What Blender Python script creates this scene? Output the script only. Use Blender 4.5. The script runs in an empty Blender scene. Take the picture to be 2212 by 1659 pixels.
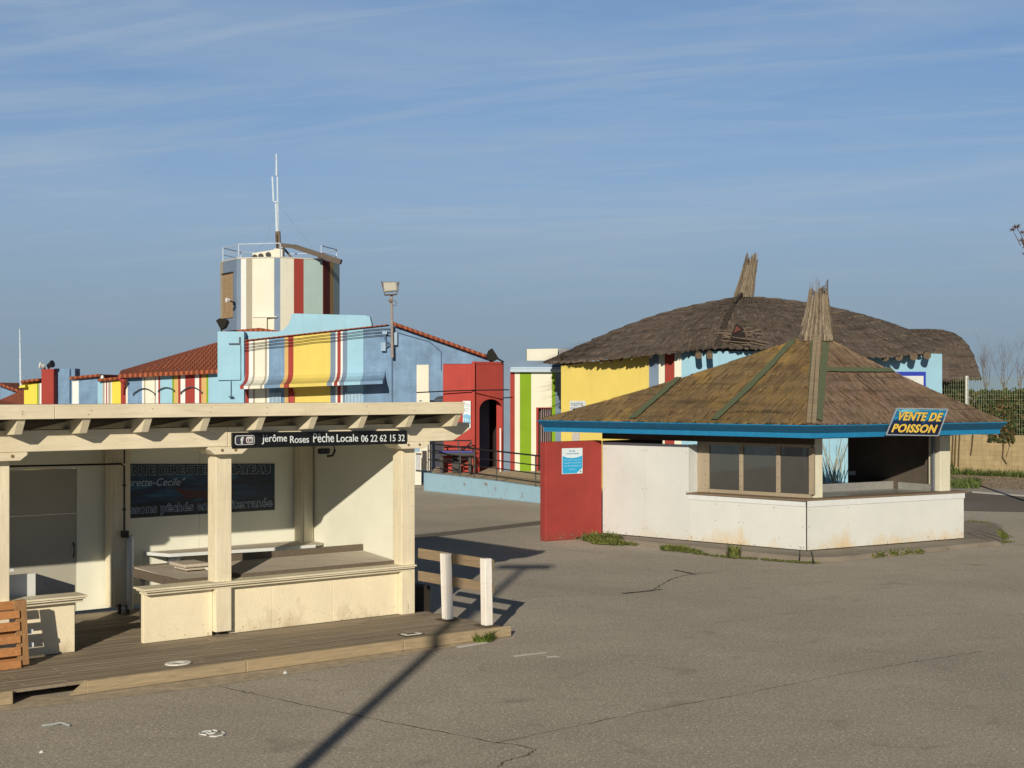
import bpy, math, random
from mathutils import Vector, Matrix
random.seed(7)
R = random.uniform
C = bpy.context.scene.collection
V = Vector

# ------------------------------------------------------------------ survey: the photograph's own numbers turned into metres
FO, CU, HV, CAMZ = 3068.0, 1106.0, 843.0, 3.5          # focal length, centre column, horizon row, eye height
def G(u, v, z=0.0):
    y = FO * (CAMZ - z) / (v - HV); return V((y * (u - CU) / FO, y, z))
def P(u, v, y):
    return V((y * (u - CU) / FO, y, CAMZ - y * (v - HV) / FO))

# ------------------------------------------------------------------ materials
def lin(c):
    c /= 255.0
    return c / 12.92 if c <= .04045 else ((c + .055) / 1.055) ** 2.4
def alb(r, g, b, k=1.0):
    return tuple(min(.86, max(.004, x)) for x in (lin(r) / 1.38 * k, lin(g) / 1.20 * k, lin(b) / .97 * k))
MATS = {}
class NT:
    def __init__(s, name):
        m = bpy.data.materials.new(name); m.use_nodes = True; s.m = m; s.t = m.node_tree; s.t.nodes.clear()
        s.out = s.n('ShaderNodeOutputMaterial'); s.b = s.n('ShaderNodeBsdfPrincipled'); s.l(s.b.outputs[0], s.out.inputs[0])
        s.tc = s.n('ShaderNodeTexCoord')
    def n(s, t): return s.t.nodes.new(t)
    def l(s, a, b): s.t.links.new(a, b)
    def map(s, scale=(1, 1, 1), src='Object', rot=(0, 0, 0)):
        m = s.n('ShaderNodeMapping'); m.inputs['Scale'].default_value = scale; m.inputs['Rotation'].default_value = rot
        s.l(s.tc.outputs[src], m.inputs[0]); return m.outputs[0]
    def noise(s, vec, scale, detail=4, rough=.6, dist=0.0):
        n = s.n('ShaderNodeTexNoise'); n.inputs['Scale'].default_value = scale; n.inputs['Detail'].default_value = detail
        n.inputs['Roughness'].default_value = rough; n.inputs['Distortion'].default_value = dist
        if vec is not None: s.l(vec, n.inputs['Vector'])
        return n.outputs['Fac']
    def ramp(s, fac, stops):
        r = s.n('ShaderNodeValToRGB'); s.l(fac, r.inputs[0]); e = r.color_ramp.elements
        while len(e) < len(stops): e.new(.5)
        for el, (p, c) in zip(e, stops):
            el.position = p; el.color = (*c, 1) if len(c) == 3 else c
        return r.outputs[0]
    def mix(s, fac, a, b, mode='MIX'):
        m = s.n('ShaderNodeMix'); m.data_type = 'RGBA'; m.blend_type = mode
        for sock, val in ((m.inputs[0], fac), (m.inputs[6], a), (m.inputs[7], b)):
            if hasattr(val, 'links'): s.l(val, sock)
            elif isinstance(val, (int, float)): sock.default_value = val
            else: sock.default_value = (*val, 1)
        return m.outputs[2]
    def math(s, op, a, b=None):
        m = s.n('ShaderNodeMath'); m.operation = op
        for sock, val in ((m.inputs[0], a), (m.inputs[1], b)):
            if val is None: continue
            if hasattr(val, 'links'): s.l(val, sock)
            else: sock.default_value = val
        return m.outputs[0]
    def bump(s, h, strength, dist=.01):
        b = s.n('ShaderNodeBump'); b.inputs['Strength'].default_value = strength; b.inputs['Distance'].default_value = dist
        s.l(h, b.inputs['Height']); s.l(b.outputs[0], s.b.inputs['Normal'])
    def col(s, c):
        if hasattr(c, 'links'): s.l(c, s.b.inputs['Base Color'])
        else: s.b.inputs['Base Color'].default_value = (*c, 1)
    def rough(s, r): s.b.inputs['Roughness'].default_value = r; return s
def sc(c, k): return tuple(min(.9, x * k) for x in c)

def foot(t, col, o, base):
    """Splash dirt and flaked paint in the lowest hand-breadths of a wall, patchy, by noise."""
    sp = t.n('ShaderNodeSeparateXYZ'); t.l(t.tc.outputs['Object'], sp.inputs[0])
    h = t.n('ShaderNodeMapRange'); h.inputs[1].default_value = .1; h.inputs[2].default_value = base[1]; h.inputs[3].default_value = .26; h.inputs[4].default_value = 0; t.l(sp.outputs[2], h.inputs[0])
    f = t.math('ADD', t.noise(t.map((1, 1, .6)), 1.3, 5, .65), h.outputs[0])
    col = t.mix(t.ramp(f, [(.66, (0, 0, 0)), (.86, (base[2],) * 3)]), col, alb(*base[0]))
    g = t.math('ADD', t.noise(o, 14, 6, .75), t.math('MULTIPLY', h.outputs[0], .62))
    return t.mix(t.ramp(g, [(.735, (0, 0, 0)), (.75, (.7,) * 3)]), col, (.22, .18, .12))
def plaster(name, rgb, mott=.16, streak=.12, bump=.25, chip=0.0, rough=.9, base=None):
    """Painted render: mottled, faint rain streaks, fine grain, optional chips."""
    if name in MATS: return MATS[name]
    t = NT(name); c = alb(*rgb)
    o = t.map()
    f = t.noise(o, 1.3, 6, .65)
    col = t.mix(t.ramp(f, [(.3, (0, 0, 0)), (.7, (1, 1, 1))]), sc(c, 1 - mott), sc(c, 1 + mott * .7))
    st = t.noise(t.map((5, 5, .35)), 1.0, 5, .7)
    col = t.mix(t.math('MULTIPLY', t.ramp(st, [(.5, (0, 0, 0)), (.78, (1, 1, 1))]), streak * 2.2), col, sc(tuple(.6 * x + .02 for x in c), .85))
    fine = t.noise(o, 60, 3, .7)
    col = t.mix(t.ramp(fine, [(.3, (0, 0, 0)), (.7, (.18, .18, .18))]), col, sc(c, .62))
    if chip:
        ch = t.noise(o, 3.2, 9, .72)
        col = t.mix(t.ramp(ch, [(.66 - chip, (0, 0, 0)), (.675 - chip, (1, 1, 1))]), col, (.22, .19, .15))
    if base: col = foot(t, col, o, base)
    t.col(col); t.rough(rough); t.bump(t.noise(o, 35, 6, .7), bump, .02)
    MATS[name] = t.m; return t.m

def painted_wood(name, rgb, axis='x', crack=.5, chip=.5, rough=.62):
    if name in MATS: return MATS[name]
    t = NT(name); c = alb(*rgb)
    scl = {'x': (1.2, 1.2, 14), 'z': (14, 14, 1.0)}[axis]
    g = t.noise(t.map(scl), 2.0, 6, .65)
    col = t.mix(t.ramp(g, [(.3, (0, 0, 0)), (.7, (1, 1, 1))]), sc(c, .88), sc(c, 1.08))
    big = t.noise(t.map(), 1.1, 5, .6)
    col = t.mix(t.ramp(big, [(.42, (0, 0, 0)), (.72, (.5, .5, .5))]), col, (c[0] * .74, c[1] * .70, c[2] * .62))
    scl2 = {'x': (.8, .8, 26), 'z': (26, 26, .8)}[axis]
    cr = t.noise(t.map(scl2), 1.7, 7, .62, .3)
    col = t.mix(t.ramp(cr, [(.675 - .04 * crack, (0, 0, 0)), (.695, (crack,) * 3)]), col, (.09, .065, .04))
    pt = t.noise(t.map(), 17, 5, .8)
    col = t.mix(t.ramp(pt, [(.70 - .05 * chip, (0, 0, 0)), (.72, (.75,) * 3)]), col, (.13, .10, .065))
    ds = t.noise(t.map((2.2, 2.2, 6)), 2.6, 6, .72)
    col = t.mix(t.ramp(ds, [(.56, (0, 0, 0)), (.78, (.45,) * 3)]), col, sc(c, .55))
    t.col(col); t.rough(rough); t.bump(t.math('SUBTRACT', g, cr), .25, .006)
    MATS[name] = t.m; return t.m

def board(name, rgb, blot=.3, rough=.75, stainrgb=None, base=None):
    """Flat panel: white board with scuffs, rain dirt near nothing in particular, stains of their own shape."""
    if name in MATS: return MATS[name]
    t = NT(name); c = alb(*rgb); o = t.map()
    f = t.noise(o, .9, 5, .6)
    col = t.mix(t.ramp(f, [(.35, (0, 0, 0)), (.7, (1, 1, 1))]), sc(c, .93), sc(c, 1.04))
    sp = t.noise(o, 4.5, 8, .75)
    col = t.mix(t.ramp(sp, [(.58, (0, 0, 0)), (.80, (blot,) * 3)]), col, sc(c, .55))
    if stainrgb:
        s2 = t.noise(t.map((.6, .6, 2.2)), 1.0, 4, .5)
        col = t.mix(t.ramp(s2, [(.62, (0, 0, 0)), (.75, (.8,) * 3)]), col, alb(*stainrgb))
    dots = t.noise(o, 45, 2, .5)
    col = t.mix(t.ramp(dots, [(.74, (0, 0, 0)), (.77, (.5,) * 3)]), col, sc(c, .35))
    if base: col = foot(t, col, o, base)
    t.col(col); t.rough(rough); t.bump(t.noise(o, 22, 4, .6), .12, .012)
    MATS[name] = t.m; return t.m

def plain(name, rgb, rough=.6, metal=0.0, var=.15, scale=9):
    if name in MATS: return MATS[name]
    t = NT(name); c = alb(*rgb)
    f = t.noise(t.map(), scale, 5, .65)
    t.col(t.mix(t.ramp(f, [(.3, (0, 0, 0)), (.7, (1, 1, 1))]), sc(c, 1 - var), sc(c, 1 + var)))
    t.rough(rough); t.b.inputs['Metallic'].default_value = metal
    t.bump(f, .1, .005)
    MATS[name] = t.m; return t.m

def raw_wood(name, rgb, axis, island=.35, rough=.85, crack=.8):
    if name in MATS: return MATS[name]
    t = NT(name); c = alb(*rgb)
    scl = {'s': None, 'x': (1.3, 1.3, 18), 'z': (18, 18, 1.2)}[axis]
    vec = t.map(scl) if scl else t.map((.9, 16, 16), rot=(0, 0, -math.atan2(.619, .7854)))
    g = t.noise(vec, 2.2, 7, .68)
    col = t.mix(t.ramp(g, [(.28, (0, 0, 0)), (.72, (1, 1, 1))]), sc(c, .62), sc(c, 1.25))
    geo = t.n('ShaderNodeNewGeometry')
    col = t.mix(t.math('MULTIPLY', geo.outputs['Random Per Island'], island * 1.6), col, sc(c, .5))
    big = t.noise(t.map(), .8, 5, .65)
    col = t.mix(t.ramp(big, [(.45, (0, 0, 0)), (.75, (.55,) * 3)]), col, (c[0] * 1.15, c[1] * 1.1, c[2] * 1.0))
    kn = t.noise(t.map((2, 2, 5)), 3.0, 4, .7)
    col = t.mix(t.ramp(kn, [(.70, (0, 0, 0)), (.74, (crack,) * 3)]), col, sc(c, .25))
    t.col(col); t.rough(rough); t.bump(g, .5, .006)
    MATS[name] = t.m; return t.m

def thatch_mat(name, dark, mid, light, tint=None, tfac=.5, island=False):
    if name in MATS: return MATS[name]
    t = NT(name)
    a = t.noise(t.map((34, 1.6, 1), 'UV'), 1.0, 6, .7, .4)
    col = t.ramp(a, [(.28, alb(*dark)), (.5, alb(*mid)), (.74, alb(*light))])
    b = t.noise(t.map((1.1, .9, 1), 'UV'), 1.0, 5, .65, .5)
    col = t.mix(t.ramp(b, [(.38, (0, 0, 0)), (.66, (.75,) * 3)]), col, t.mix(.5, col, alb(*dark)))
    hb = t.noise(t.map((.35, 3.4, 1), 'UV'), 1.0, 5, .7, .5)
    col = t.mix(t.ramp(hb, [(.50, (0, 0, 0)), (.66, (.8,) * 3)]), col, sc(alb(*dark), .62))
    cl = t.noise(t.map((.22, 6.5, 1), 'UV'), 1.0, 4, .75, .7)
    col = t.mix(t.ramp(cl, [(.585, (0, 0, 0)), (.64, (.85,) * 3)]), col, sc(alb(*dark), .38))
    pa = t.noise(t.map((.9, .7, 1), 'UV'), 1.1, 5, .65, .6)
    col = t.mix(t.ramp(pa, [(.52, (0, 0, 0)), (.66, (.5,) * 3)]), col, tuple(x * y for x, y in zip(alb(*mid), (.62, .74, .50))))
    pb = t.noise(t.map((.6, 1.3, 1), 'UV', (0, 0, .4)), 1.7, 5, .65, .4)
    col = t.mix(t.ramp(pb, [(.54, (0, 0, 0)), (.68, (.5,) * 3)]), col, tuple(x * y for x, y in zip(alb(*mid), (.92, .62, .52))))
    if tint:
        d = t.noise(t.map((.55, .5, 1), 'UV'), 1.3, 4, .6, .3)
        col = t.mix(t.ramp(d, [(.48, (0, 0, 0)), (.64, (tfac,) * 3)]), col, alb(*tint))
    if island:
        geo = t.n('ShaderNodeNewGeometry')
        k = t.math('ADD', t.math('MULTIPLY', geo.outputs['Random Per Island'], .7), .65)
        col = t.mix(1.0, col, k, 'MULTIPLY')
    t.col(col); t.rough(.95); t.bump(a, .8, .03)
    MATS[name] = t.m; return t.m

def leaf_mat(name, a, b):
    if name in MATS: return MATS[name]
    t = NT(name); geo = t.n('ShaderNodeNewGeometry')
    t.col(t.ramp(geo.outputs['Random Per Island'], [(0, alb(*a)), (1, alb(*b))])); t.rough(.7)
    t.b.inputs['Subsurface Weight'].default_value = 0
    MATS[name] = t.m; return t.m

# ------------------------------------------------------------------ mesh builder
class MB:
    def __init__(s): s.v, s.f, s.mi, s.uv = [], [], [], []
    def face(s, pts, mi=0, uv=None):
        b = len(s.v); s.v += [V(p) for p in pts]; s.f.append(list(range(b, b + len(pts)))); s.mi.append(mi); s.uv.append(uv)
    def add(s, verts, faces, mi=0):
        b = len(s.v); s.v += [V(p) for p in verts]
        for f in faces: s.f.append([b + i for i in f]); s.mi.append(mi); s.uv.append(None)
    def hexa(s, p, mi=0):                                   # 4 bottom, 4 top
        s.add(p, [(3, 2, 1, 0), (4, 5, 6, 7), (0, 1, 5, 4), (1, 2, 6, 5), (2, 3, 7, 6), (3, 0, 4, 7)], mi)
    def box(s, x0, x1, y0, y1, z0, z1, fr=None, mi=0):
        q = [(x0, y0), (x1, y0), (x1, y1), (x0, y1)]
        w = (lambda a, b, z: fr(a, b, z)) if fr else (lambda a, b, z: V((a, b, z)))
        s.hexa([w(a, b, z0) for a, b in q] + [w(a, b, z1) for a, b in q], mi)
    def prism(s, pts, off, mi=0):                            # polygon of world points pushed along off
        n = len(pts); off = V(off); pts = [V(p) for p in pts]
        s.add(pts + [p + off for p in pts], [list(range(n))] + [list(range(2 * n - 1, n - 1, -1))] + [(i, i + n, (i + 1) % n + n, (i + 1) % n) for i in range(n)], mi)
    def tube(s, path, r, seg=6, mi=0, r1=None, cap=True):
        path = [V(p) for p in path]; n = len(path); vs = []; up = None
        for i, p in enumerate(path):
            d = (path[min(i + 1, n - 1)] - path[max(i - 1, 0)]).normalized()
            a = d.cross(V((0, 0, 1)))
            if a.length < 1e-3: a = V((1, 0, 0))
            a.normalize(); b = d.cross(a); rr = r if r1 is None else r + (r1 - r) * i / (n - 1)
            vs += [p + (a * math.cos(k * 2 * math.pi / seg) + b * math.sin(k * 2 * math.pi / seg)) * rr for k in range(seg)]
        fs = [(i * seg + k, i * seg + (k + 1) % seg, (i + 1) * seg + (k + 1) % seg, (i + 1) * seg + k) for i in range(n - 1) for k in range(seg)]
        if cap: fs += [list(range(seg))[::-1], list(range((n - 1) * seg, n * seg))]
        s.add(vs, fs, mi)
    def disc(s, c, nrm, r, th, seg=16, mi=0):
        c = V(c); nrm = V(nrm).normalized(); s.tube([c - nrm * th / 2, c + nrm * th / 2], r, seg, mi)
    def bar(s, a, b, w, h, mi=0, up=(0, 0, 1)):              # square bar
        a, b = V(a), V(b); d = (b - a).normalized(); x = d.cross(V(up))
        if x.length < 1e-3: x = V((1, 0, 0))
        x.normalize(); y = x.cross(d)
        q = [x * w / 2 + y * h / 2, -x * w / 2 + y * h / 2, -x * w / 2 - y * h / 2, x * w / 2 - y * h / 2]
        s.hexa([a + k for k in q] + [b + k for k in q], mi)
    def build(s, name, mats, parent=None, bevel=0.0, smooth=False):
        root = parent
        while root is not None and root.parent is not None: root = root.parent
        if root is None:
            xs = [p.x for p in s.v]; ys = [p.y for p in s.v]
            o0 = V(((min(xs) + max(xs)) / 2, (min(ys) + max(ys)) / 2, min(p.z for p in s.v)))
        else: o0 = V(root.location)
        me = bpy.data.meshes.new(name); me.from_pydata([p - o0 for p in s.v], [], s.f)
        if not isinstance(mats, (list, tuple)): mats = [mats]
        for m in mats: me.materials.append(m)
        for p, i in zip(me.polygons, s.mi): p.material_index = i; p.use_smooth = smooth
        if any(u is not None for u in s.uv):
            L = me.uv_layers.new(name='UVMap').data
            for p, u in zip(me.polygons, s.uv):
                if u:
                    for li, q in zip(p.loop_indices, u): L[li].uv = q
        me.validate(); me.update()
        o = bpy.data.objects.new(name, me); C.objects.link(o)
        if root is None: o.location = o0
        else: o.parent = parent
        if bevel:
            b = o.modifiers.new('edge', 'BEVEL'); b.width = bevel; b.segments = 2; b.limit_method = 'ANGLE'; b.angle_limit = math.radians(40)
        return o
def fixn(o):
    import bmesh
    bm = bmesh.new(); bm.from_mesh(o.data); bmesh.ops.recalc_face_normals(bm, faces=bm.faces); bm.to_mesh(o.data); bm.free(); return o
def tag(o, label, cat, group=None, kind=None):
    if label: o['label'] = label
    if cat: o['category'] = cat
    if group: o['group'] = group
    if kind: o['kind'] = kind
    return o
def thing(name, loc, label, cat, group=None):
    o = bpy.data.objects.new(name, None); C.objects.link(o); o.location = V(loc); o.empty_display_size = .2
    return tag(o, label, cat, group)
def one(mb, name, mats, label, cat, group=None, kind=None, **k):
    return tag(mb.build(name, mats, None, **k), label, cat, group, kind)
def text_mb(mb, body, org, xd, up, w=None, h=None, mi=0, depth=.004, bold=0.0, shear=0.0, spacing=1.0):
    """Letters as a thin solid: org = lower left corner of the text's own box."""
    cu = bpy.data.curves.new('t', 'FONT'); cu.body = body; cu.size = 1; cu.extrude = .001; cu.offset = bold; cu.shear = shear; cu.space_character = spacing
    cu.resolution_u = 4
    ob = bpy.data.objects.new('t', cu); C.objects.link(ob); bpy.context.view_layer.update()
    me = bpy.data.meshes.new_from_object(ob.evaluated_get(bpy.context.evaluated_depsgraph_get()))
    vs = [v.co.copy() for v in me.vertices]; fs = [list(p.vertices) for p in me.polygons]
    bpy.data.objects.remove(ob); bpy.data.curves.remove(cu); bpy.data.meshes.remove(me)
    x0 = min(p.x for p in vs); x1 = max(p.x for p in vs); y0 = min(p.y for p in vs); y1 = max(p.y for p in vs)
    sy = h / (y1 - y0) if h else w / (x1 - x0); sx = w / (x1 - x0) if w else sy
    xd = V(xd).normalized(); up = V(up); up = up.normalized() if abs(up.length - 1) < .2 else up
    nr = xd.cross(up).normalized(); org = V(org)
    mb.add([org + xd * (p.x - x0) * sx + up * (p.y - y0) * sy + nr * (depth if p.z > 0 else 0) for p in vs], fs, mi)

# common colours
CREAM = painted_wood('cream_painted_timber', (231, 211, 172, 1.30), 'x')
CREAMV = painted_wood('cream_painted_post', (231, 211, 172, 1.30), 'z')
CRENDER = plaster('cream_render', (240, 218, 176, 1.34), .07, .06, .35, base=((196, 166, 120), .75, .7))
INNER = board('ivory_panel', (232, 222, 192, 1.32), .25)
WHITEB = board('white_board', (234, 226, 208, 1.02), .3, base=((214, 188, 150, 1.1), .5, .4))
WHITES = board('stained_white_board', (234, 227, 208, 1.04), .22, base=((226, 190, 136, 1.1), .62, .75))
GREYW = raw_wood('weathered_decking', (122, 106, 84, 2.05), 's')
PALEW = raw_wood('pale_timber', (166, 142, 106, 1.35), 'x', .1)
GREYT = raw_wood('grey_table_top', (146, 132, 112, 2.4), 's', .1)
REDP = plaster('brick_red_render', (164, 58, 48, 1.2), .16, .2, base=((120, 66, 56), .45, .5))
BLACKM = plain('black_metal', (28, 28, 30), .5, 0, .2)
DARK = plain('dark_grey', (52, 48, 44), .7)
STEEL = plain('galvanised_steel', (150, 150, 150), .45, .6)
WHITEP = plain('white_paint', (240, 234, 218), .5, 0, .06)
LBLUE = plaster('pale_blue_render', (172, 212, 220), .08, .12)
MBLUE = plaster('mid_blue_render', (134, 162, 184), .34, .3)
GBLUE = plaster('grey_blue_render', (134, 150, 164), .10, .12)
YEL = plaster('yellow_render', (246, 213, 106), .07, .06)
YEL2 = plaster('lemon_render', (250, 226, 84), .05, .08)
RED2 = plaster('stripe_red_render', (176, 66, 54), .1, .1)
CRM = plaster('cream_stripe_render', (252, 240, 208), .05, .08)
TAN = plaster('tan_stripe_render', (186, 172, 144), .08, .1)
GREEN = plaster('lime_green_render', (140, 172, 28), .08, .08)
OCH = plaster('ochre_render', (232, 186, 112), .08, .1)
SAGE = plaster('sage_render', (186, 206, 190), .08, .1)
RED_SHADED = plaster('shaded_red_render', (126, 40, 30), .1, .1)  # stripe red of the facet turned from the sun, shade put into the colour
TERRA = None
def terracotta():
    t = NT('terracotta_tiles'); c = alb(172, 90, 56, 1.25)
    w = t.n('ShaderNodeTexWave'); w.inputs['Scale'].default_value = 1.6; w.inputs['Distortion'].default_value = .6; w.bands_direction = 'X'
    t.l(t.map(), w.inputs['Vector'])
    f = t.noise(t.map(), 6, 5, .7)
    col = t.mix(t.ramp(f, [(.3, (0, 0, 0)), (.7, (1, 1, 1))]), sc(c, .65), sc(c, 1.35))
    t.col(t.mix(t.ramp(w.outputs['Fac'], [(.1, (1, 1, 1)), (.4, (0, 0, 0))]), col, sc(c, .45))); t.rough(.85); t.bump(w.outputs['Fac'], .8, .08)
    return t.m
TERRA = terracotta()

# ------------------------------------------------------------------ camera, sun, sky
cam = bpy.data.cameras.new('camera'); co = bpy.data.objects.new('camera', cam); C.objects.link(co)
co.location = (0, 0, CAMZ); co.rotation_euler = (math.pi / 2, 0, 0)
cam.sensor_fit = 'HORIZONTAL'; cam.sensor_width = 36; cam.lens = 36 * FO / 2212; cam.shift_y = (HV - 829.5) / 2212
cam.clip_start = .1; cam.clip_end = 9000
bpy.context.scene.camera = co
SUN_EL, AZ = math.radians(18.5), math.radians(8.35)
sd = V((math.sin(AZ) * math.cos(SUN_EL), math.cos(AZ) * math.cos(SUN_EL), -math.sin(SUN_EL)))
sl = bpy.data.lights.new('sun', 'SUN'); sl.energy = 4.6; sl.angle = math.radians(.53); sl.color = (1.0, .86, .66)
so = bpy.data.objects.new('sun', sl); C.objects.link(so); so.rotation_euler = sd.to_track_quat('-Z', 'Y').to_euler(); so.location = (-10, -40, 25)
wd = bpy.data.worlds.new('World'); bpy.context.scene.world = wd; wd.use_nodes = True
nt = wd.node_tree; nt.nodes.clear()
def wn(t): return nt.nodes.new(t)
bg = wn('ShaderNodeBackground'); ow = wn('ShaderNodeOutputWorld'); nt.links.new(bg.outputs[0], ow.inputs[0])
sky = wn('ShaderNodeTexSky'); sky.sky_type = 'NISHITA'; sky.sun_disc = False; sky.sun_elevation = SUN_EL; sky.sun_rotation = math.pi + AZ
sky.altitude = 0; sky.air_density = 1.0; sky.dust_density = .25; sky.ozone_density = 3.0
bg.inputs['Strength'].default_value = .105
tc = wn('ShaderNodeTexCoord'); sx = wn('ShaderNodeSeparateXYZ'); nt.links.new(tc.outputs['Generated'], sx.inputs[0])
lift = wn('ShaderNodeVectorMath'); lift.operation = 'MULTIPLY_ADD'; lift.inputs[1].default_value = (1, 1, .9); lift.inputs[2].default_value = (0, 0, .16)   # look a little above the yellow horizon band
nrm_ = wn('ShaderNodeVectorMath'); nrm_.operation = 'NORMALIZE'; nt.links.new(tc.outputs['Generated'], lift.inputs[0]); nt.links.new(lift.outputs[0], nrm_.inputs[0]); nt.links.new(nrm_.outputs[0], sky.inputs[0])
def wm(op, a, b=None):
    m = wn('ShaderNodeMath'); m.operation = op
    for s_, v_ in ((m.inputs[0], a), (m.inputs[1], b)):
        if v_ is None: continue
        if hasattr(v_, 'links'): nt.links.new(v_, s_)
        else: s_.default_value = v_
    return m.outputs[0]
den = wm('ADD', wm('MAXIMUM', sx.outputs[2], 0.0), .09)
cx = wm('DIVIDE', sx.outputs[0], den); cy = wm('DIVIDE', sx.outputs[1], den)
cb = wn('ShaderNodeCombineXYZ'); nt.links.new(cx, cb.inputs[0]); nt.links.new(cy, cb.inputs[1])
def cloud(scale, rot, sclx, scly, lo, hi, off=(0, 0, 0)):
    mp = wn('ShaderNodeMapping'); mp.vector_type = 'TEXTURE'; mp.inputs['Rotation'].default_value = (0, 0, rot); mp.inputs['Scale'].default_value = (sclx, scly, 1); mp.inputs['Location'].default_value = off
    nt.links.new(cb.outputs[0], mp.inputs[0])
    n = wn('ShaderNodeTexNoise'); n.inputs['Scale'].default_value = scale; n.inputs['Detail'].default_value = 8; n.inputs['Roughness'].default_value = .62; n.inputs['Distortion'].default_value = .9
    nt.links.new(mp.outputs[0], n.inputs['Vector'])
    r = wn('ShaderNodeMapRange'); r.interpolation_type = 'SMOOTHSTEP'; r.inputs[1].default_value = lo; r.inputs[2].default_value = hi
    nt.links.new(n.outputs['Fac'], r.inputs[0]); return r.outputs[0]
c1 = cloud(.8, -.22, 1.6, .75, .40, .70, (3.1, 1.2, 0)); c2 = cloud(1.6, -.30, 2.4, .42, .47, .70, (7.7, 4.4, 0)); c3 = cloud(4.0, -.20, 2.2, .45, .48, .76, (2.7, 9.4, 0))
cf = wm('MULTIPLY', wm('ADD', wm('ADD', wm('MULTIPLY', c1, .85), wm('MULTIPLY', c2, .55)), wm('MULTIPLY', c3, .28)), .50)
def mixw(f, a_, b_, mode='MIX'):
    m = wn('ShaderNodeMix'); m.data_type = 'RGBA'; m.blend_type = mode
    for s_, v_ in ((m.inputs[0], f), (m.inputs[6], a_), (m.inputs[7], b_)):
        if hasattr(v_, 'links'): nt.links.new(v_, s_)
        elif isinstance(v_, (int, float)): s_.default_value = v_
        else: s_.default_value = (*v_, 1)
    return m.outputs[2]
def smooth(x, lo, hi, a_, b_):
    r = wn('ShaderNodeMapRange'); r.interpolation_type = 'SMOOTHSTEP'
    for i, v_ in ((1, lo), (2, hi), (3, a_), (4, b_)): r.inputs[i].default_value = v_
    nt.links.new(x, r.inputs[0]); return r.outputs[0]
c_sky = mixw(1.0, sky.outputs[0], (.88, 1.01, 1.11), 'MULTIPLY')
c_sky = mixw(smooth(sx.outputs[2], .06, .28, .68, .10), c_sky, (3.1, 3.95, 4.75))
c_sky = mixw(cf, c_sky, (3.55, 4.45, 5.5))
c_sky = mixw(smooth(sx.outputs[2], .0, .15, .90, .0), c_sky, (2.2, 2.95, 3.55))                 # sea haze low down
gm = wn('ShaderNodeCombineColor'); k_ = wm('MULTIPLY', smooth(sx.outputs[2], .27, .52, 1.0, .17), smooth(sx.outputs[1], -.9, .35, .55, 1.0))
for i in range(3): nt.links.new(k_, gm.inputs[i])
c_sky = mixw(1.0, c_sky, gm.outputs[0], 'MULTIPLY')                                              # sky dimmed overhead and on the sun side to deepen shadows
nt.links.new(c_sky, bg.inputs[0])
vs_ = bpy.context.scene.view_settings; vs_.view_transform = 'Standard'; vs_.look = 'None'; vs_.exposure = 0; vs_.gamma = 1

# ------------------------------------------------------------------ ground
def asphalt():
    t = NT('asphalt'); o = t.map(); c = alb(136, 122, 102, 2.75)
    big = t.noise(o, .22, 6, .62, .4)
    col = t.mix(t.ramp(big, [(.34, (0, 0, 0)), (.64, (1, 1, 1))]), sc(c, .74), sc(c, 1.16))
    md = t.noise(t.map((.55, 1.6, 1), rot=(0, 0, -.6)), 1.6, 6, .7, .6)
    col = t.mix(t.ramp(md, [(.52, (0, 0, 0)), (.75, (.5,) * 3)]), col, sc(c, .66))
    v = t.n('ShaderNodeTexVoronoi'); v.inputs['Scale'].default_value = 42; t.l(o, v.inputs['Vector'])
    bw = t.n('ShaderNodeRGBToBW'); t.l(v.outputs['Color'], bw.inputs[0])
    col = t.mix(t.ramp(bw.outputs[0], [(.2, (.55,) * 3), (.85, (0, 0, 0))]), col, sc(c, .58))
    gr = t.noise(o, 48, 3, .85)
    col = t.mix(t.ramp(gr, [(.54, (0, 0, 0)), (.70, (1, 1, 1))]), col, sc(c, 2.2))
    g2 = t.noise(o, 27, 4, .85)
    col = t.mix(t.ramp(g2, [(.34, (.75,) * 3), (.50, (0, 0, 0))]), col, sc(c, .42))
    sp2 = t.noise(o, 24, 2, .6)
    col = t.mix(t.ramp(sp2, [(.60, (0, 0, 0)), (.70, (.9,) * 3)]), col, sc(c, 1.75))
    sp3 = t.noise(t.map((1, 1, 1), rot=(0, 0, .7)), 29, 2, .6)
    col = t.mix(t.ramp(sp3, [(.60, (0, 0, 0)), (.70, (.9,) * 3)]), col, sc(c, .40))
    st = t.noise(o, 1.7, 3, .5, 1.0)
    col = t.mix(t.ramp(st, [(.62, (0, 0, 0)), (.76, (.5,) * 3)]), col, sc(c, .50))
    t.col(col); t.rough(.93); t.bump(gr, .3, .010); return t.m
ASPH = asphalt()
mb = MB(); n = 24
xs = [-2500, -400, -120, -60] + [-40 + i * 5 for i in range(18)] + [60, 120, 400, 2500]
ys = [-60, 0] + [5 + i * 5 for i in range(15)] + [90, 120, 200, 600, 4000]
for i in range(len(xs) - 1):
    for j in range(len(ys) - 1):
        mb.face([(xs[i], ys[j], 0), (xs[i + 1], ys[j], 0), (xs[i + 1], ys[j + 1], 0), (xs[i], ys[j + 1], 0)])
tag(mb.build('ground', ASPH), None, None, None, 'structure')

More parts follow.
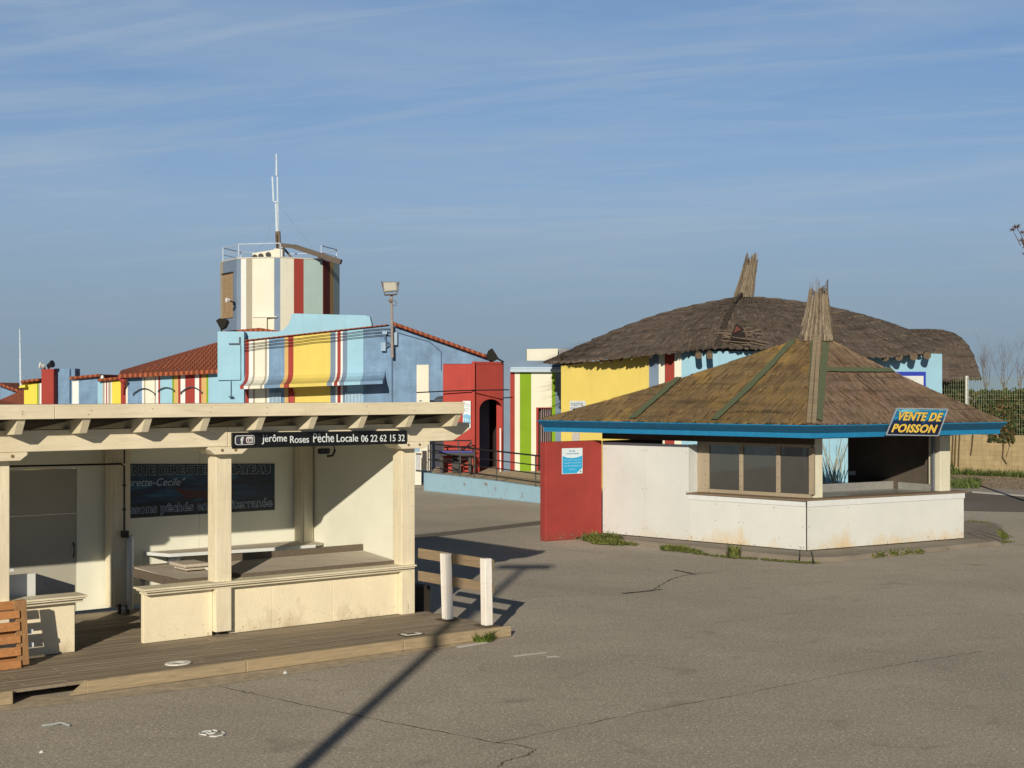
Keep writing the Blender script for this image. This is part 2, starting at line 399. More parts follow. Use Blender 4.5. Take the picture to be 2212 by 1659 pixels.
def sheet(name, pts, mat, z=.004):
    mb = MB(); mb.face([V((p.x, p.y, z)) for p in pts]); return tag(fixn(mb.build(name, mat)), None, None, None, 'structure')
ROADM = plain('dark_asphalt', (92, 80, 68, 2.0), .9, 0, .18, 14)
sheet('road', [G(2082, 1104), G(2240, 1107), G(2420, 1130), G(2420, 1085), G(2240, 1074), G(2082, 1062)], ROADM)
sheet('road_marking', [G(2100, 1061.5), G(2400, 1084), G(2400, 1087.5), G(2100, 1065)], plain('worn_road_paint', (180, 166, 144, 2.5), .8, 0, .2, 30), .008)
sheet('lane', [G(2040, 1045), G(2060, 1060), G(2400, 1085), G(2400, 1070), G(2212, 1056)], plain('grey_lane', (124, 112, 98, 2.5), .9, 0, .15), .0045)
GRAV = NT('gravel'); gv = GRAV.n('ShaderNodeTexVoronoi'); gv.inputs['Scale'].default_value = 9; GRAV.l(GRAV.map(), gv.inputs['Vector'])
GRAV.col(GRAV.ramp(gv.outputs['Distance'], [(.1, alb(196, 176, 144, 2.2)), (.5, alb(120, 98, 72, 1.8))])); GRAV.rough(.95); GRAV.bump(gv.outputs['Distance'], 1, .08); GRAV = GRAV.m
sheet('verge', [G(2000, 1038), G(2040, 1046), G(2130, 1054), G(2420, 1070), G(2420, 1040), G(2130, 1020), G(2000, 1010)], GRAV, .006)

# cracks, strips, paint remnants
def crackline(pts, w, jit=.02, sub=10):
    mb = MB(); path = []
    for a, b in zip(pts[:-1], pts[1:]):
        for k in range(sub): path.append(a.lerp(b, k / sub) + V((R(-jit, jit), R(-jit, jit), 0)))
    path.append(pts[-1])
    prev = None
    for i, p in enumerate(path):
        d = (path[min(i + 1, len(path) - 1)] - path[max(0, i - 1)]).normalized(); nn = V((-d.y, d.x, 0)) * w * R(.35, 1.2) / 2
        q = (p + nn, p - nn)
        if prev: mb.face([V((k.x, k.y, .004)) for k in (prev[0], q[0], q[1], prev[1])])
        prev = q
    return mb
CRK = plain('crack_tar', (52, 44, 36), .95)
cracks = [
    ([(470, 1482), (560, 1502), (700, 1532), (900, 1572), (1070, 1604), (1130, 1612), (1157, 1621), (1140, 1632), (1090, 1645), (1075, 1658)], .017),
    ([(1070, 1606), (1180, 1582), (1400, 1536), (1600, 1500), (1840, 1452), (1990, 1428), (2120, 1408)], .012),
    ([(1350, 1283), (1405, 1277), (1440, 1257), (1452, 1250), (1490, 1241), (1560, 1235)], .026),
    ([(1455, 1231), (1480, 1236), (1500, 1241)], .08), ([(1345, 1282), (1400, 1277), (1430, 1273)], .09),
    ([(1105, 1295), (1150, 1290), (1200, 1288)], .014), ([(1540, 1345), (1640, 1335), (1760, 1318)], .009),
    ([(1930, 1332), (2020, 1328), (2100, 1326)], .008)]
for pts, w in cracks:
    mb = crackline([G(*p) for p in pts], w); tag(fixn(mb.build('pavement_crack', CRK)), None, None, None, 'structure')
sheet('dark_ground_strip', [G(880, 1157), G(1000, 1145), G(1178, 1124), G(1178, 1132), G(1000, 1153), G(880, 1166)], plain('dark_ground_strip', (84, 74, 62, 2.2), .9))  # darker strip laid across the asphalt
sheet('concrete_strip', [G(-60, 1512), G(190, 1502), G(500, 1458), G(1090, 1376), G(1060, 1386), G(640, 1455), G(480, 1480), G(250, 1508), G(-60, 1544)], plain('dusty_concrete', (134, 117, 92, 2.6), .95, 0, .3, 6), .0035)
PM = plain('worn_white_paint', (200, 188, 166, 1.9), .85, 0, .25, 40)
for q in ([(985, 1397), (1052, 1387), (1056, 1390), (990, 1401)], [(1108, 1417), (1178, 1409), (1184, 1411), (1112, 1420)], [(1180, 1419), (1200, 1417), (1212, 1420), (1198, 1421), (1183, 1422)]):
    mb = MB(); mb.face([V((p.x, p.y, .005)) for p in [G(*k) for k in q]]); tag(fixn(mb.build('paint_mark', PM)), None, None, None, 'structure')

# ------------------------------------------------------------------ market stall (left).  frame: s along the front, t away from the viewer
SO, SDV, SN = V((-1.4665, 21.3232, 0)), V((.7854, .6190, 0)), V((-.6190, .7854, 0))
def S(s, t, z): return SO + SDV * s + SN * t + V((0, 0, z))
DZ = .15
SL = -9.4                                                  # left end, outside the picture
# boardwalk
root = thing('boardwalk', S(-3, -.9, 0), 'weathered grey plank boardwalk in front of the cream market stall', 'boardwalk')
mb = MB(); t = -1.72
while t < 3.0:
    w = .138
    s = SL
    while s < .32:
        e = min(s + R(2.2, 3.9), .26 if t > -.3 else .30)
        e = .02 if (t > .0 and e > .02) else e
        if e - s > .05: mb.box(s, e - .004, t, t + w, DZ - .04, DZ + R(-.003, .003), S)
        s = e
        if e >= (.02 if t > 0 else .25): break
    t += w + .012
mb.build('planks', GREYW, root, bevel=.006)
mb = MB()
for a, b in ((SL, -6.62), (-5.78, -3.74), (-3.735, -1.4), (-1.395, .44)): mb.box(a, b, -1.80, -1.73, .005, DZ + .004, S)
mb.build('edge_beam', PALEW, root, bevel=.012)
mb = MB(); mb.prism([S(-5.96, -1.80, .01), S(-5.78, -1.80, .01), S(-5.78, -1.80, DZ + .003), S(-5.84, -1.80, .10)], SN * .07); mb.build('broken_beam_end', PALEW, root)
mb = MB()
for s in (-8, -6.7, -4.5, -2.2): mb.box(s, s + .08, -1.5, 2.6, .01, DZ - .045, S)
mb.build('joist', raw_wood('dark_joist', (70, 58, 44), 's'), root)

stall = thing('market_stall', S(-3, 0, 0), 'cream painted timber fish stall with open counter and slatted rafter roof', 'market stall')
# posts and capitals
for s0 in (-.235, -3.265, -6.29, -9.3):
    zb = DZ + (.06 if s0 == -3.265 else .002)
    mb = MB()
    mb.box(s0, s0 + .235, -.015, .23, zb, 2.632, S)
    p = mb.build('post', CREAMV, stall, bevel=.008)
    mb = MB(); c0 = s0 + .117
    mb.prism([S(c0 - .20, -.165, 2.632), S(c0 + .20, -.165, 2.632), S(c0 + .29, -.165, 2.70), S(c0 + .29, -.165, 2.735), S(c0 - .29, -.165, 2.735), S(c0 - .29, -.165, 2.70)], SN * .40)
    for k in (-.1, .1): mb.disc(S(c0 + k, -.167, 2.69), SN, .022, .02, 10, 1)
    mb.build('capital', [CREAM, plain('rusty_bolt', (150, 120, 80))], p, bevel=.008)
# front beam, right end cut on the slant
mb = MB()
mb.prism([S(-3.15, -.14, 2.736), S(.62, -.14, 2.736), S(.93, -.14, 2.90), S(.93, -.14, 3.005), S(-3.15, -.14, 3.005)], SN * .26)
mb.prism([S(SL, -.145, 2.738), S(-3.156, -.145, 2.738), S(-3.156, -.145, 3.005), S(SL, -.145, 3.005)], SN * .26)
fixn(mb.build('beam', CREAM, stall, bevel=.008))
# rafters
SLOPE = -.105
def zr(t): return 3.10 + SLOPE * (t + .5)                 # underside of the roof boards
for s0 in [.37] + [-.465 - .812 * k for k in range(11)]:
    mb = MB()
    prof = [(-.43, zr(-.43) - .19), (.0, zr(0) - .165), (3.25, zr(3.25) - .16), (3.25, zr(3.25)), (-.56, zr(-.56)), (-.56, zr(-.56) - .02)]
    mb.prism([S(s0, a, b + .06) for a, b in prof], SDV * .105)
    fixn(mb.build('rafter', CREAM, stall, bevel=.006))
# roof boards and fascia
roof = MB()
roof.prism([S(SL, -.56, 3.168), S(SL, 3.45, zr(3.45) + .062), S(SL, 3.45, zr(3.45) + .12), S(SL, -.56, 3.226)], SDV * (.49 - SL))
roof.box(SL, .50, -.60, -.50, 3.300, 3.326, S, 1)
roof = fixn(roof.build('roof', [plain('dark_roof_boards', (72, 58, 42), .85), CREAM], stall))
mb = MB()
mb.box(SL, -5.706, -.600, -.562, 3.15, 3.30, S); mb.box(-5.700, -2.2, -.600, -.562, 3.152, 3.30, S); mb.box(-2.196, .49, -.600, -.562, 3.152, 3.30, S)
fa_ = mb.build('fascia', CREAM, roof, bevel=.005)
mb = MB()
for s0 in [.42 + .0 * k - .812 * k for k in range(10)]:
    for z in (3.195, 3.262):
        if R(0, 1) < .7: mb.disc(S(s0 + R(-.03, .03), -.601, z + R(-.02, .02)), SN, .006, .006, 6)
mb.build('nails', plain('rusty_nail', (96, 70, 44), .8), fa_)['kind'] = 'stuff'
mb = MB(); mb.box(.455, .49, -.56, 3.4, 3.17, 3.23, S); mb.box(SL, .48, -.55, 3.45, 3.232, 3.292, S, 1); mb.build('roof_sheet', [CREAM, plain('roof_felt', (150, 142, 128), .9)], roof)
# counter walls with moulded caps
def counter(a, b, capa, capb, ends):
    mb = MB()
    for x0, x1 in ends: mb.box(x0, x1, .085, .17, DZ + .004, .80, S)
    w = mb.build('counter_wall', CRENDER, stall, bevel=.006)
    mb = MB(); mb.box(capa, capb, -.10, .26, .868, .893, S); mb.box(capa + .03, capb - .02, -.075, .24, .842, .868, S); mb.box(capa + .06, capb - .03, -.02, .2, .80, .842, S)
    mb.build('counter_cap', CREAM, w, bevel=.006)
counter(0, 0, -4.33, -.02, [(-4.26, -3.27), (-3.005, -2.35), (-2.347, -1.36), (-1.357, -.24)])
counter(0, 0, -9.3, -5.09, [(-9.0, -6.31), (-6.03, -5.19)])
mb = MB(); mb.box(-9.0, -6.32, .03, .06, 2.37, 2.734, S); mb.build('shade_board', CREAM, stall)  # unseen board, added to lower the shadow line on the back wall
# back wall, side wall, door, interior posts
mb = MB()
for a, b in ((-9.3, -5.12), (-4.03, -3.66), (-3.36, -2.05), (-2.046, -.55)): mb.box(a, b, 3.0, 3.05, DZ + .06, 2.78, S)
mb.box(-5.12, -4.03, 3.0, 3.05, 2.34, 2.78, S); mb.box(-3.66, -3.36, 3.0, 3.05, DZ + .06, 2.78, S); mb.box(-.55, -.12, 3.0, 3.05, DZ + .06, 2.78, S)
mb.build('back_wall', INNER, stall)
mb = MB(); mb.box(-5.12, -4.035, 3.02, 3.06, DZ + .05, 1.66, S); mb.box(-5.12, -4.035, 3.02, 3.06, 1.668, 2.335, S)
d = mb.build('door', [board('grey_door_panel', (212, 200, 172, .82), .2), DARK], stall)
mb = MB(); mb.tube([S(-4.09, 2.99, 1.02), S(-4.09, 2.96, 1.05), S(-4.09, 2.96, 1.20), S(-4.09, 2.99, 1.23)], .014, 6); mb.build('door_handle', BLACKM, d)
mb = MB()
mb.box(-.13, -.08, .235, 1.4, DZ + .004, 3.02, S); mb.box(-.13, -.08, 1.403, 2.99, DZ + .004, 2.9, S); mb.box(-.135, -.08, .24, 1.2, .87, 1.08, S)
mb.build('side_wall', INNER, stall)
for s0, t0, w in ((-.37, 2.72, .22), (-3.62, 2.70, .30)):
    mb = MB(); mb.box(s0, s0 + w, t0, t0 + .24, DZ + (.10 if w > .25 else .004), 2.84, S); mb.box(s0 + .03, s0 + w - .03, t0 - .02, t0, DZ + (.10 if w > .25 else .01), 2.70, S)
    mb.build('inner_post', CREAMV, stall, bevel=.01)
mb = MB(); mb.box(-9.3, -.13, 2.74, 2.94, 2.66, 2.83, S); mb.build('inner_beam', CREAM, stall)
mb = MB(); mb.tube([S(-3.36, 2.62, .22), S(-3.36, 2.62, 1.32)], .055, 12); mb.build('downpipe', WHITEP, stall, smooth=True)
mb = MB(); mb.tube([S(-6.4, 2.66, 2.43), S(-3.50, 2.62, 2.40), S(-3.46, 2.60, 2.36), S(-3.46, 2.60, 1.36)], .016, 6); mb.tube([S(-3.46, 2.6, 2.7), S(-3.46, 2.6, 2.4)], .012, 6)
for z in (2.08, 1.72): mb.disc(S(-3.46, 2.60, z), (0, 0, 1), .028, .03, 8)
mb.box(-3.50, -3.41, 2.55, 2.64, 1.30, 1.40, S); mb.box(-3.54, -3.50, 2.62, 2.66, .16, .3, S); mb.box(-3.42, -3.38, 2.6, 2.66, .16, .28, S)
mb.build('conduit', BLACKM, stall)
mb = MB(); mb.box(.0, .60, .45, .95, .02, .47, S); mb.box(-.02, .5, 1.1, 1.16, .03, 1.0, S)
one(mb, 'timber_bin', raw_wood('dark_brown_board', (58, 46, 34), 'z'), 'dark brown timber box low down behind the white posted barrier', 'box')

# shop sign
_S = S
def S(s, t, z): return _S(s - .115, t - .14, z)
sign = thing('shop_sign', S(-1.6, -.02, 2.70), 'long black sign with white lettering and a phone number on the stall beam', 'sign')
zt0, zb0, zt1, zb1 = 2.925, 2.725, 2.905, 2.71
mb = MB(); mb.prism([S(-2.99, -.04, zb0 - .015), S(-.142, -.04, zb1), S(-.142, -.04, zt1), S(-2.99, -.04, zt0)], SN * .032)
fixn(mb.build('board', plain('satin_black_board', (22, 21, 22), .35, 0, .1), sign))
tilt = (SDV * 2.85 + V((0, 0, -.018))).normalized()
mb = MB()
for body, s0, w, z0, h in (('Jérôme', -2.545, .39, 2.756, .135), ('Roses', -2.105, .30, 2.766, .098), ('Pêche', -1.735, .34, 2.766, .128), ('Locale', -1.352, .36, 2.766, .108), ('06 22 62 15 32', -.94, .755, 2.758, .100)):
    text_mb(mb, body, S(s0, -.046, z0 - .004 * (s0 + 2.5)), tilt, (0, 0, 1), w, h, bold=.004)
mb.build('lettering', plain('white_vinyl', (250, 248, 240), .5, 0, .03), sign)
def rrect(s0, s1, z0, z1, r, t):
    pts = []
    for cx_, cz, a0 in ((s1 - r, z1 - r, 0), (s0 + r, z1 - r, 90), (s0 + r, z0 + r, 180), (s1 - r, z0 + r, 270)):
        for k in range(6):
            a = math.radians(a0 + k * 18); pts.append(S(cx_ + r * math.cos(a), t, cz + r * math.sin(a)))
    return pts
mb = MB()
mb.prism(rrect(-2.95, -2.655, 2.755, 2.885, .035, -.0445), SN * .004, 0)
mb.prism(rrect(-2.94, -2.665, 2.764, 2.876, .03, -.0475), SN * .0028, 1)
mb.prism([S(-2.80, -.0485, 2.764), S(-2.672, -.0485, 2.770), S(-2.672, -.0485, 2.872), S(-2.80, -.0485, 2.876)], SN * .0008, 2)
text_mb(mb, 'f', S(-2.872, -.051, 2.768), tilt, (0, 0, 1), .048, .098, 0, bold=.03)
mb.prism(rrect(-2.785, -2.68, 2.776, 2.866, .03, -.0505), SN * .0018, 0)
mb.prism(rrect(-2.772, -2.693, 2.786, 2.846, .024, -.053), SN * .002, 2)
mb.tube([S(-2.732, -.053, 2.818), S(-2.732, -.057, 2.818)], .028, 16, 0); mb.tube([S(-2.732, -.056, 2.818), S(-2.732, -.0595, 2.818)], .018, 16, 2)
mb.build('social_logo', [WHITEP, plain('slate_logo', (62, 64, 72), .5), plain('maroon_logo', (88, 46, 44), .5)], sign)

S = _S
# camera under the beam
cv = thing('security_camera', S(-1.35, .25, 2.62), 'small black security camera hanging under the stall beam below the sign', 'camera')
mb = MB(); mb.box(-1.50, -1.34, .2, .29, 2.575, 2.655, S); mb.build('body', BLACKM, cv, bevel=.01)
mb = MB(); mb.tube([S(-1.34, .25, 2.735), S(-1.25, .25, 2.70), S(-1.23, .25, 2.62), S(-1.27, .25, 2.545), S(-1.36, .25, 2.54)], .018, 8); mb.build('bracket', BLACKM, cv, smooth=True)

# banner on the back wall
ban = thing('banner', S(-2.2, 2.98, 1.54), 'dark blue printed banner with a boat on the back wall of the stall', 'banner')
b0, b1 = -3.50, -.72
def banner_mat():
    t = NT('printed_banner'); o = t.map((1, 1, 3.5)); f = t.noise(o, 1.6, 6, .6, .8)
    t.col(t.ramp(f, [(.3, alb(6, 16, 28)), (.5, alb(14, 52, 80)), (.64, alb(30, 100, 126)), (.76, alb(90, 134, 150))])); t.rough(.5); return t.m
mb = MB()
mb.prism([S(b0, 2.985, 1.545), S(b1, 2.985, 1.545), S(b1, 2.985, 2.30), S(b0, 2.985, 2.385)], SN * .01)
fixn(mb.build('sheet', banner_mat(), ban))
mb = MB(); mb.prism([S(b0 + .02, 2.983, 2.20), S(b1 - .02, 2.983, 2.125), S(b1 - .02, 2.983, 2.29), S(b0 + .02, 2.983, 2.375)], SN * .0015, 0)
mb.prism([S(b0, 2.983, 1.548), S(b1, 2.983, 1.548), S(b1, 2.983, 1.74), S(b0, 2.983, 1.76)], SN * .0015, 1)
mb.prism([S(-2.25, 2.982, 1.80), S(-1.5, 2.982, 1.79), S(-1.45, 2.982, 1.89), S(-1.8, 2.982, 1.90), S(-2.2, 2.982, 1.93), S(-2.48, 2.982, 1.985), S(-2.4, 2.982, 1.90)], SN * .001, 2)
fixn(mb.build('picture', [plain('banner_strip', (40, 66, 76), .5), plain('banner_navy', (20, 28, 44), .5), plain('boat_red', (78, 34, 36), .5)], ban))
bd = (SDV * 2.9 + V((0, 0, -.075))).normalized()
mb = MB()
text_mb(mb, 'VENTE DIRECTE DU BATEAU', S(-3.42, 2.981, 2.205), bd, (0, 0, 1), 2.62, .150, 0, bold=.06); text_mb(mb, 'VENTE DIRECTE DU BATEAU', S(-3.41, 2.976, 2.211), bd, (0, 0, 1), 2.60, .138, 1, bold=.03)
text_mb(mb, '"Laurette-Cecile"', S(-3.44, 2.981, 2.04), bd, (0, 0, 1), 1.14, .12, 0, shear=.3)
bd2 = (SDV * 2.9 + V((0, 0, -.005))).normalized()
text_mb(mb, 'Poissons pêchés en Méditerranée', S(-3.46, 2.981, 1.565), bd2, (0, 0, 1), 2.70, .19, 0, bold=.04); text_mb(mb, 'Poissons pêchés en Méditerranée', S(-3.455, 2.976, 1.573), bd2, (0, 0, 1), 2.69, .175, 2)
mb.build('lettering', [plain('banner_white', (190, 200, 206), .5), plain('banner_green', (12, 44, 48), .5), plain('banner_ink', (24, 40, 70), .5)], ban)

# tables and shelf inside
def table(name, label, s0, s1, t0, t1, z0, z1, mat, legs, lip=.05, back=.1):
    r = thing(name, S((s0 + s1) / 2, (t0 + t1) / 2, DZ), label, 'table')
    mb = MB()
    mb.hexa([S(s0, t0, z0 - .03), S(s1, t0, z0 - .03), S(s1, t1, z1 - .03), S(s0, t1, z1 - .03), S(s0, t0, z0), S(s1, t0, z0), S(s1, t1, z1), S(s0, t1, z1)])
    top = mb.build('table_top', mat, r)
    mb = MB(); mb.box(s0, s1, t0 - .03, t0 - .002, z0 - .11, z0 + lip * .5, S); mb.box(s0 - .03, s0 - .002, t0 - .03, t1, z0 - .11, z0 + .01, S)
    mb.box(s0, s1, t1 + .002, t1 + .03, z1 - .11, z1 + back, S)
    mb.build('rim', raw_wood('dark_table_rim', (112, 96, 76, 1.1), 's', .1), top, bevel=.004)
    for a, b in legs:
        mb = MB(); mb.box(a, a + .06, b, b + .06, DZ + .004, min(z0, z1) - .03, S); mb.build('leg', DARK, r)
table('display_table', 'long sloping grey display table behind the counter nearest the barrier', -2.72, -.15, .22, 1.2, .92, 1.0, GREYT, [(-2.6, .3), (-.3, .3), (-2.6, 1.1), (-.3, 1.1)])
table('side_table', 'grey table with dark rim left of the middle post inside the stall', -3.58, -2.84, .42, 1.95, .90, .93, GREYT, [(-3.52, .6), (-2.95, .5), (-3.52, 1.85), (-2.95, 1.85)], .03, .02)
mb = MB(); mb.box(-3.25, -2.86, 1.0, 1.5, .985, 1.03, S); mb.box(-3.2, -2.9, 1.05, 1.45, .935, .985, S)
one(mb, 'cutting_board', GREYT, 'thick grey cutting board lying on the dark rimmed table in the stall', 'cutting board', bevel=.008)
sh = thing('wall_shelf', S(-1.8, 2.6, 1.0), 'white edged grey shelf along the back wall under the banner', 'shelf')
mb = MB(); mb.prism([S(-2.98, 2.97, .985), S(-2.78, 2.50, .985), S(-.9, 2.24, .985), S(-.4, 2.24, .985), S(-.15, 2.4, .985), S(-.15, 2.97, .985)], V((0, 0, .03))); fixn(mb.build('shelf_top', GREYT, sh))
mb = MB(); mb.prism([S(-2.98, 2.962, .97), S(-2.79, 2.48, .97), S(-.9, 2.22, .97), S(-.4, 2.22, .97), S(-.4, 2.238, .97), S(-.9, 2.238, .97), S(-2.775, 2.498, .97), S(-2.97, 2.968, .97)], V((0, 0, .05))); fixn(mb.build('edge_strip', WHITEP, sh))
mb = MB()
for s in (-2.6, -1.4, -.4): mb = MB(); mb.prism([S(s, 2.99, .98), S(s, 2.45, .98), S(s, 2.99, .62)], SDV * .03); fixn(mb.build('bracket', STEEL, sh))
mb = MB(); mb.box(-6.6, -5.45, 1.65, 2.25, 1.05, 1.075, S); mb.box(-6.6, -5.44, 1.63, 1.65, 1.045, 1.085, S, 1); mb.box(-5.58, -5.52, 1.9, 1.96, DZ + .004, 1.05, S, 2)
mb.box(-6.5, -6.44, 1.9, 1.96, DZ + .004, 1.05, S, 2)
one(mb, 'small_table', [GREYT, WHITEP, STEEL], 'small white edged table at the left edge inside the stall', 'table')
wb = thing('display_bin', S(-5.75, .7, DZ), 'white and grey panelled display bin behind the left counter beside the pallet', 'bin')
mb = MB(); mb.box(-6.0, -5.62, .30, .34, DZ + .02, 1.17, S); mb.build('front_panel', WHITEB, wb)
mb = MB(); mb.prism([S(-5.62, .30, DZ + .02), S(-5.62, .30, 1.17), S(-4.98, .62, .93), S(-4.98, .62, DZ + .02)], SN * .02); mb.prism([S(-6.3, .36, DZ + .02), S(-6.0, .35, DZ + .02), S(-6.0, .35, 1.15), S(-6.3, .36, 1.15)], SN * .02)
fixn(mb.build('side_panel', plain('dark_slate_panel', (74, 74, 78), .6), wb))

# pallet
pal = thing('pallet', S(-6.6, -.4, DZ), 'orange brown wooden pallet standing on edge against the stall counter', 'pallet')
PWM = raw_wood('orange_pallet_wood', (190, 126, 72, 1.4), 's', .6); PWD = raw_wood('brown_pallet_wood', (150, 108, 66, 1.5), 'z', .3)
def PL(a, b, z): return S(-5.99 + a, -.56 + b + .13 * (z - DZ), z)
for k in range(5):
    mb = MB(); z0 = DZ + .005 + k * .148; mb.box(-1.25, -.11 + R(-.012, .012), .0, .026, z0, z0 + R(.09, .105), PL); mb.build('slat', PWM, pal, bevel=.004)
mb = MB(); mb.box(-.13, .0, .03, .10, DZ + .03, DZ + .80, PL); mb.build('side_board', PWD, pal, bevel=.004)
for k in range(3):
    mb = MB(); z0 = DZ + .03 + k * .33; mb.box(-1.25, -.13, .105, .128, z0, z0 + .1, PL); mb.build('back_slat', PWM, pal)
for z0 in (DZ + .22, DZ + .38):
    mb = MB(); mb.box(-.01, .09, .10, .12, z0, z0 + .05, PL); mb.build('white_block', WHITEP, pal)

# barrier of two white posts and planks
rail = thing('barrier', S(.1, -.9, DZ), 'low barrier of two white posts and two brown planks beside the stall', 'barrier')
def RF(a, b, z): return S(.02 + a * .16, -.83 - a, z)      # towards the viewer from the first post
for a, hgt, lean in ((0, .955, .03), (.78, .945, .015)):
    mb = MB(); c0 = RF(a, 0, 0); rx, ry = V((.78, .62, 0)), V((-.62, .78, 0)); w = .062
    b = [c0 + rx * i * w + ry * j * w + V((0, 0, DZ + .02)) for i, j in ((-1, -1), (1, -1), (1, 1), (-1, 1))]
    tp = [p + V((-lean, 0, hgt)) for p in b]; mb.hexa(b + tp); p = mb.build('post', painted_wood('white_painted_post', (244, 233, 206, 1.35), 'z', .5, .3), rail, bevel=.008)
    mb = MB(); mb.box(-.13, .13, -.13, .13, DZ + .003, DZ + .02, lambda x, y, z, c0=c0: c0 + rx * x + ry * y + V((0, 0, z))); mb.build('base_plate', plain('brown_plate', (90, 74, 56), .8), p)
for zc in (.90, .56):
    mb = MB(); a, b = S(-.02, -.0, DZ + zc), RF(.80, 0, DZ + zc - .03); dd = V((.062, .05, 0)); mb.bar(a + dd * 1.25, b + dd * 1.25, .035, .15); mb.build('plank', raw_wood('brown_rail_plank', (142, 118, 88, 1.25), 'x', .1), rail, bevel=.006)

# small things on the deck and ground
def plate(c, label, col):
    mb = MB(); n_ = 20
    o = [c + SDV * (.165 * math.cos(a)) + SN * (.13 * math.sin(a)) for a in [i * 2 * math.pi / n_ for i in range(n_)]]
    q = [c + SDV * (.07 * math.cos(a)) + SN * (.055 * math.sin(a)) for a in [i * 2 * math.pi / n_ for i in range(n_)]]
    h = V((0, 0, .012))
    for i in range(n_):
        j = (i + 1) % n_
        mb.face([o[i] + h, o[j] + h, q[j] + h, q[i] + h]); mb.face([o[i], o[j], o[j] + h, o[i] + h]); mb.face([q[j], q[i], q[i] + h, q[j] + h])
    mb.face([p + V((0, 0, .002)) for p in q], 1)
    one(mb, 'deck_ring', [col, DARK], label, 'deck fitting', 'ring fittings set in the boardwalk')
plate(S(-4.50, -1.48, DZ + .006), 'white painted ring fitting on the boardwalk below the middle post', plain('chalk_white', (214, 202, 178, 1.6), .8, 0, .2, 30))
mb = MB(); mb.box(-1.25, -.93, -1.62, -1.44, DZ + .003, DZ + .012, S, 1); mb.box(-1.22, -.96, -1.60, -1.46, DZ + .012, DZ + .02, S, 0); mb.box(-1.17, -1.02, -1.57, -1.49, DZ + .02, DZ + .022, S, 1)
one(mb, 'deck_hatch', [plain('worn_hatch', (190, 176, 150, 2), .8, 0, .3, 30), DARK], 'small worn rectangular hatch plate at the boardwalk end near the barrier', 'hatch')
mb = MB(); c0 = G(455, 1586)
for ox, oy, r_, a0, n_ in ((-.05, .0, .055, 0, 7), (.0, .06, .05, 2, 8), (.07, -.04, .07, 4, 5)): mb.tube([c0 + V((ox + r_ * 1.2 * math.cos(a0 + i * .85), oy + r_ * 1.5 * math.sin(a0 + i * .85), .008 + .004 * (i % 3))) for i in range(n_)], .007, 5)
one(mb, 'plastic_strap', WHITEP, 'tangled white plastic strap lying on the asphalt in front', 'litter')
mb = MB(); c0 = G(118, 1570); mb.tube([c0 + V((-.13, 0, .012)), c0 + V((-.03, .02, .018)), c0 + V((.05, .05, .03)), c0 + V((.16, .0, .012))], .012, 5)
one(mb, 'litter_strip', plain('pale_grey_litter', (170, 172, 160), .7), 'pale grey strip of litter on the asphalt below the pallet', 'litter')
for (u, v, r_, lab, m_) in ((90, 1626, .022, 'small pale pebble on the asphalt at the lower left', 'w'), (736, 1422, .05, 'crumpled clear plastic scrap against the boardwalk edge', 'p'), (616, 1455, .03, 'round white pebble beside the boardwalk edge', 'w')):
    mb = MB(); c0 = G(u, v); k = 6
    for i in range(7):
        ang = [j * 2 * math.pi / 6 + R(-.3, .3) for j in range(6)]
    ring = [c0 + V((r_ * math.cos(a) * R(.7, 1.3), r_ * math.sin(a) * R(.7, 1.3), r_ * .3)) for a in ang]
    top = c0 + V((0, 0, r_ * 1.2)); low = [V((p.x, p.y, .002)) for p in ring]
    for i in range(6):
        j = (i + 1) % 6; mb.face([ring[i], ring[j], top]); mb.face([low[i], low[j], ring[j], ring[i]])
    one(mb, 'pebble' if m_ == 'w' else 'plastic_scrap', WHITEP if m_ == 'w' else plain('cloudy_plastic', (172, 182, 190), .3), lab, 'pebble' if m_ == 'w' else 'litter')
# ------------------------------------------------------------------ fish kiosk (right)
KN, KL, KR = V((6.2317, 30.0611, 0)), V((2.1566, 33.7579, 0)), V((10.37, 32.5975, 0))
E1, E2 = (KL - KN).normalized(), (KR - KN).normalized()
N1, N2 = V((.6719, .7407, 0)), V((-.5226, .8526, 0))       # inward normals of the two front walls
def K1(s, t, z): return KN + E1 * s + N1 * t + V((0, 0, z))
def K2(s, t, z): return KN + E2 * s + N2 * t + V((0, 0, z))
SLAB = .09
mb = MB()
slab = [V((6.02, 28.82, 0)), V((6.55, 28.86, 0)), V((11.1, 32.05, 0)), V((12.6, 36.5, 0)), V((9, 39.5, 0)), V((1.2, 36.2, 0)), V((1.55, 33.2, 0))]
inn = [p + (V((6.8, 34, 0)) - p) * .03 + V((0, 0, SLAB)) for p in slab]
mb.face(inn)
for i in range(len(slab)):
    j = (i + 1) % len(slab); mb.face([slab[i] + V((0, 0, .003)), slab[j] + V((0, 0, .003)), inn[j], inn[i]])
tag(fixn(mb.build('pavement', plaster('kiosk_concrete', (122, 108, 90, 1.9), .25, .1, .4))), None, None, None, 'structure')
for a, b in (((1728, 1188), (1727, 1208)), ((1752, 1191), (1758, 1214)), ((2090, 1152), (2140, 1170)), ((2100, 1148), (2160, 1168)), ((2112, 1146), (2172, 1164))):
    mb = crackline([G(*a, SLAB), G(*b, SLAB)], .03, .004, 3)
    for p in mb.v: p.z = SLAB + .004
    tag(fixn(mb.build('paving_joint', CRK)), None, None, None, 'structure')

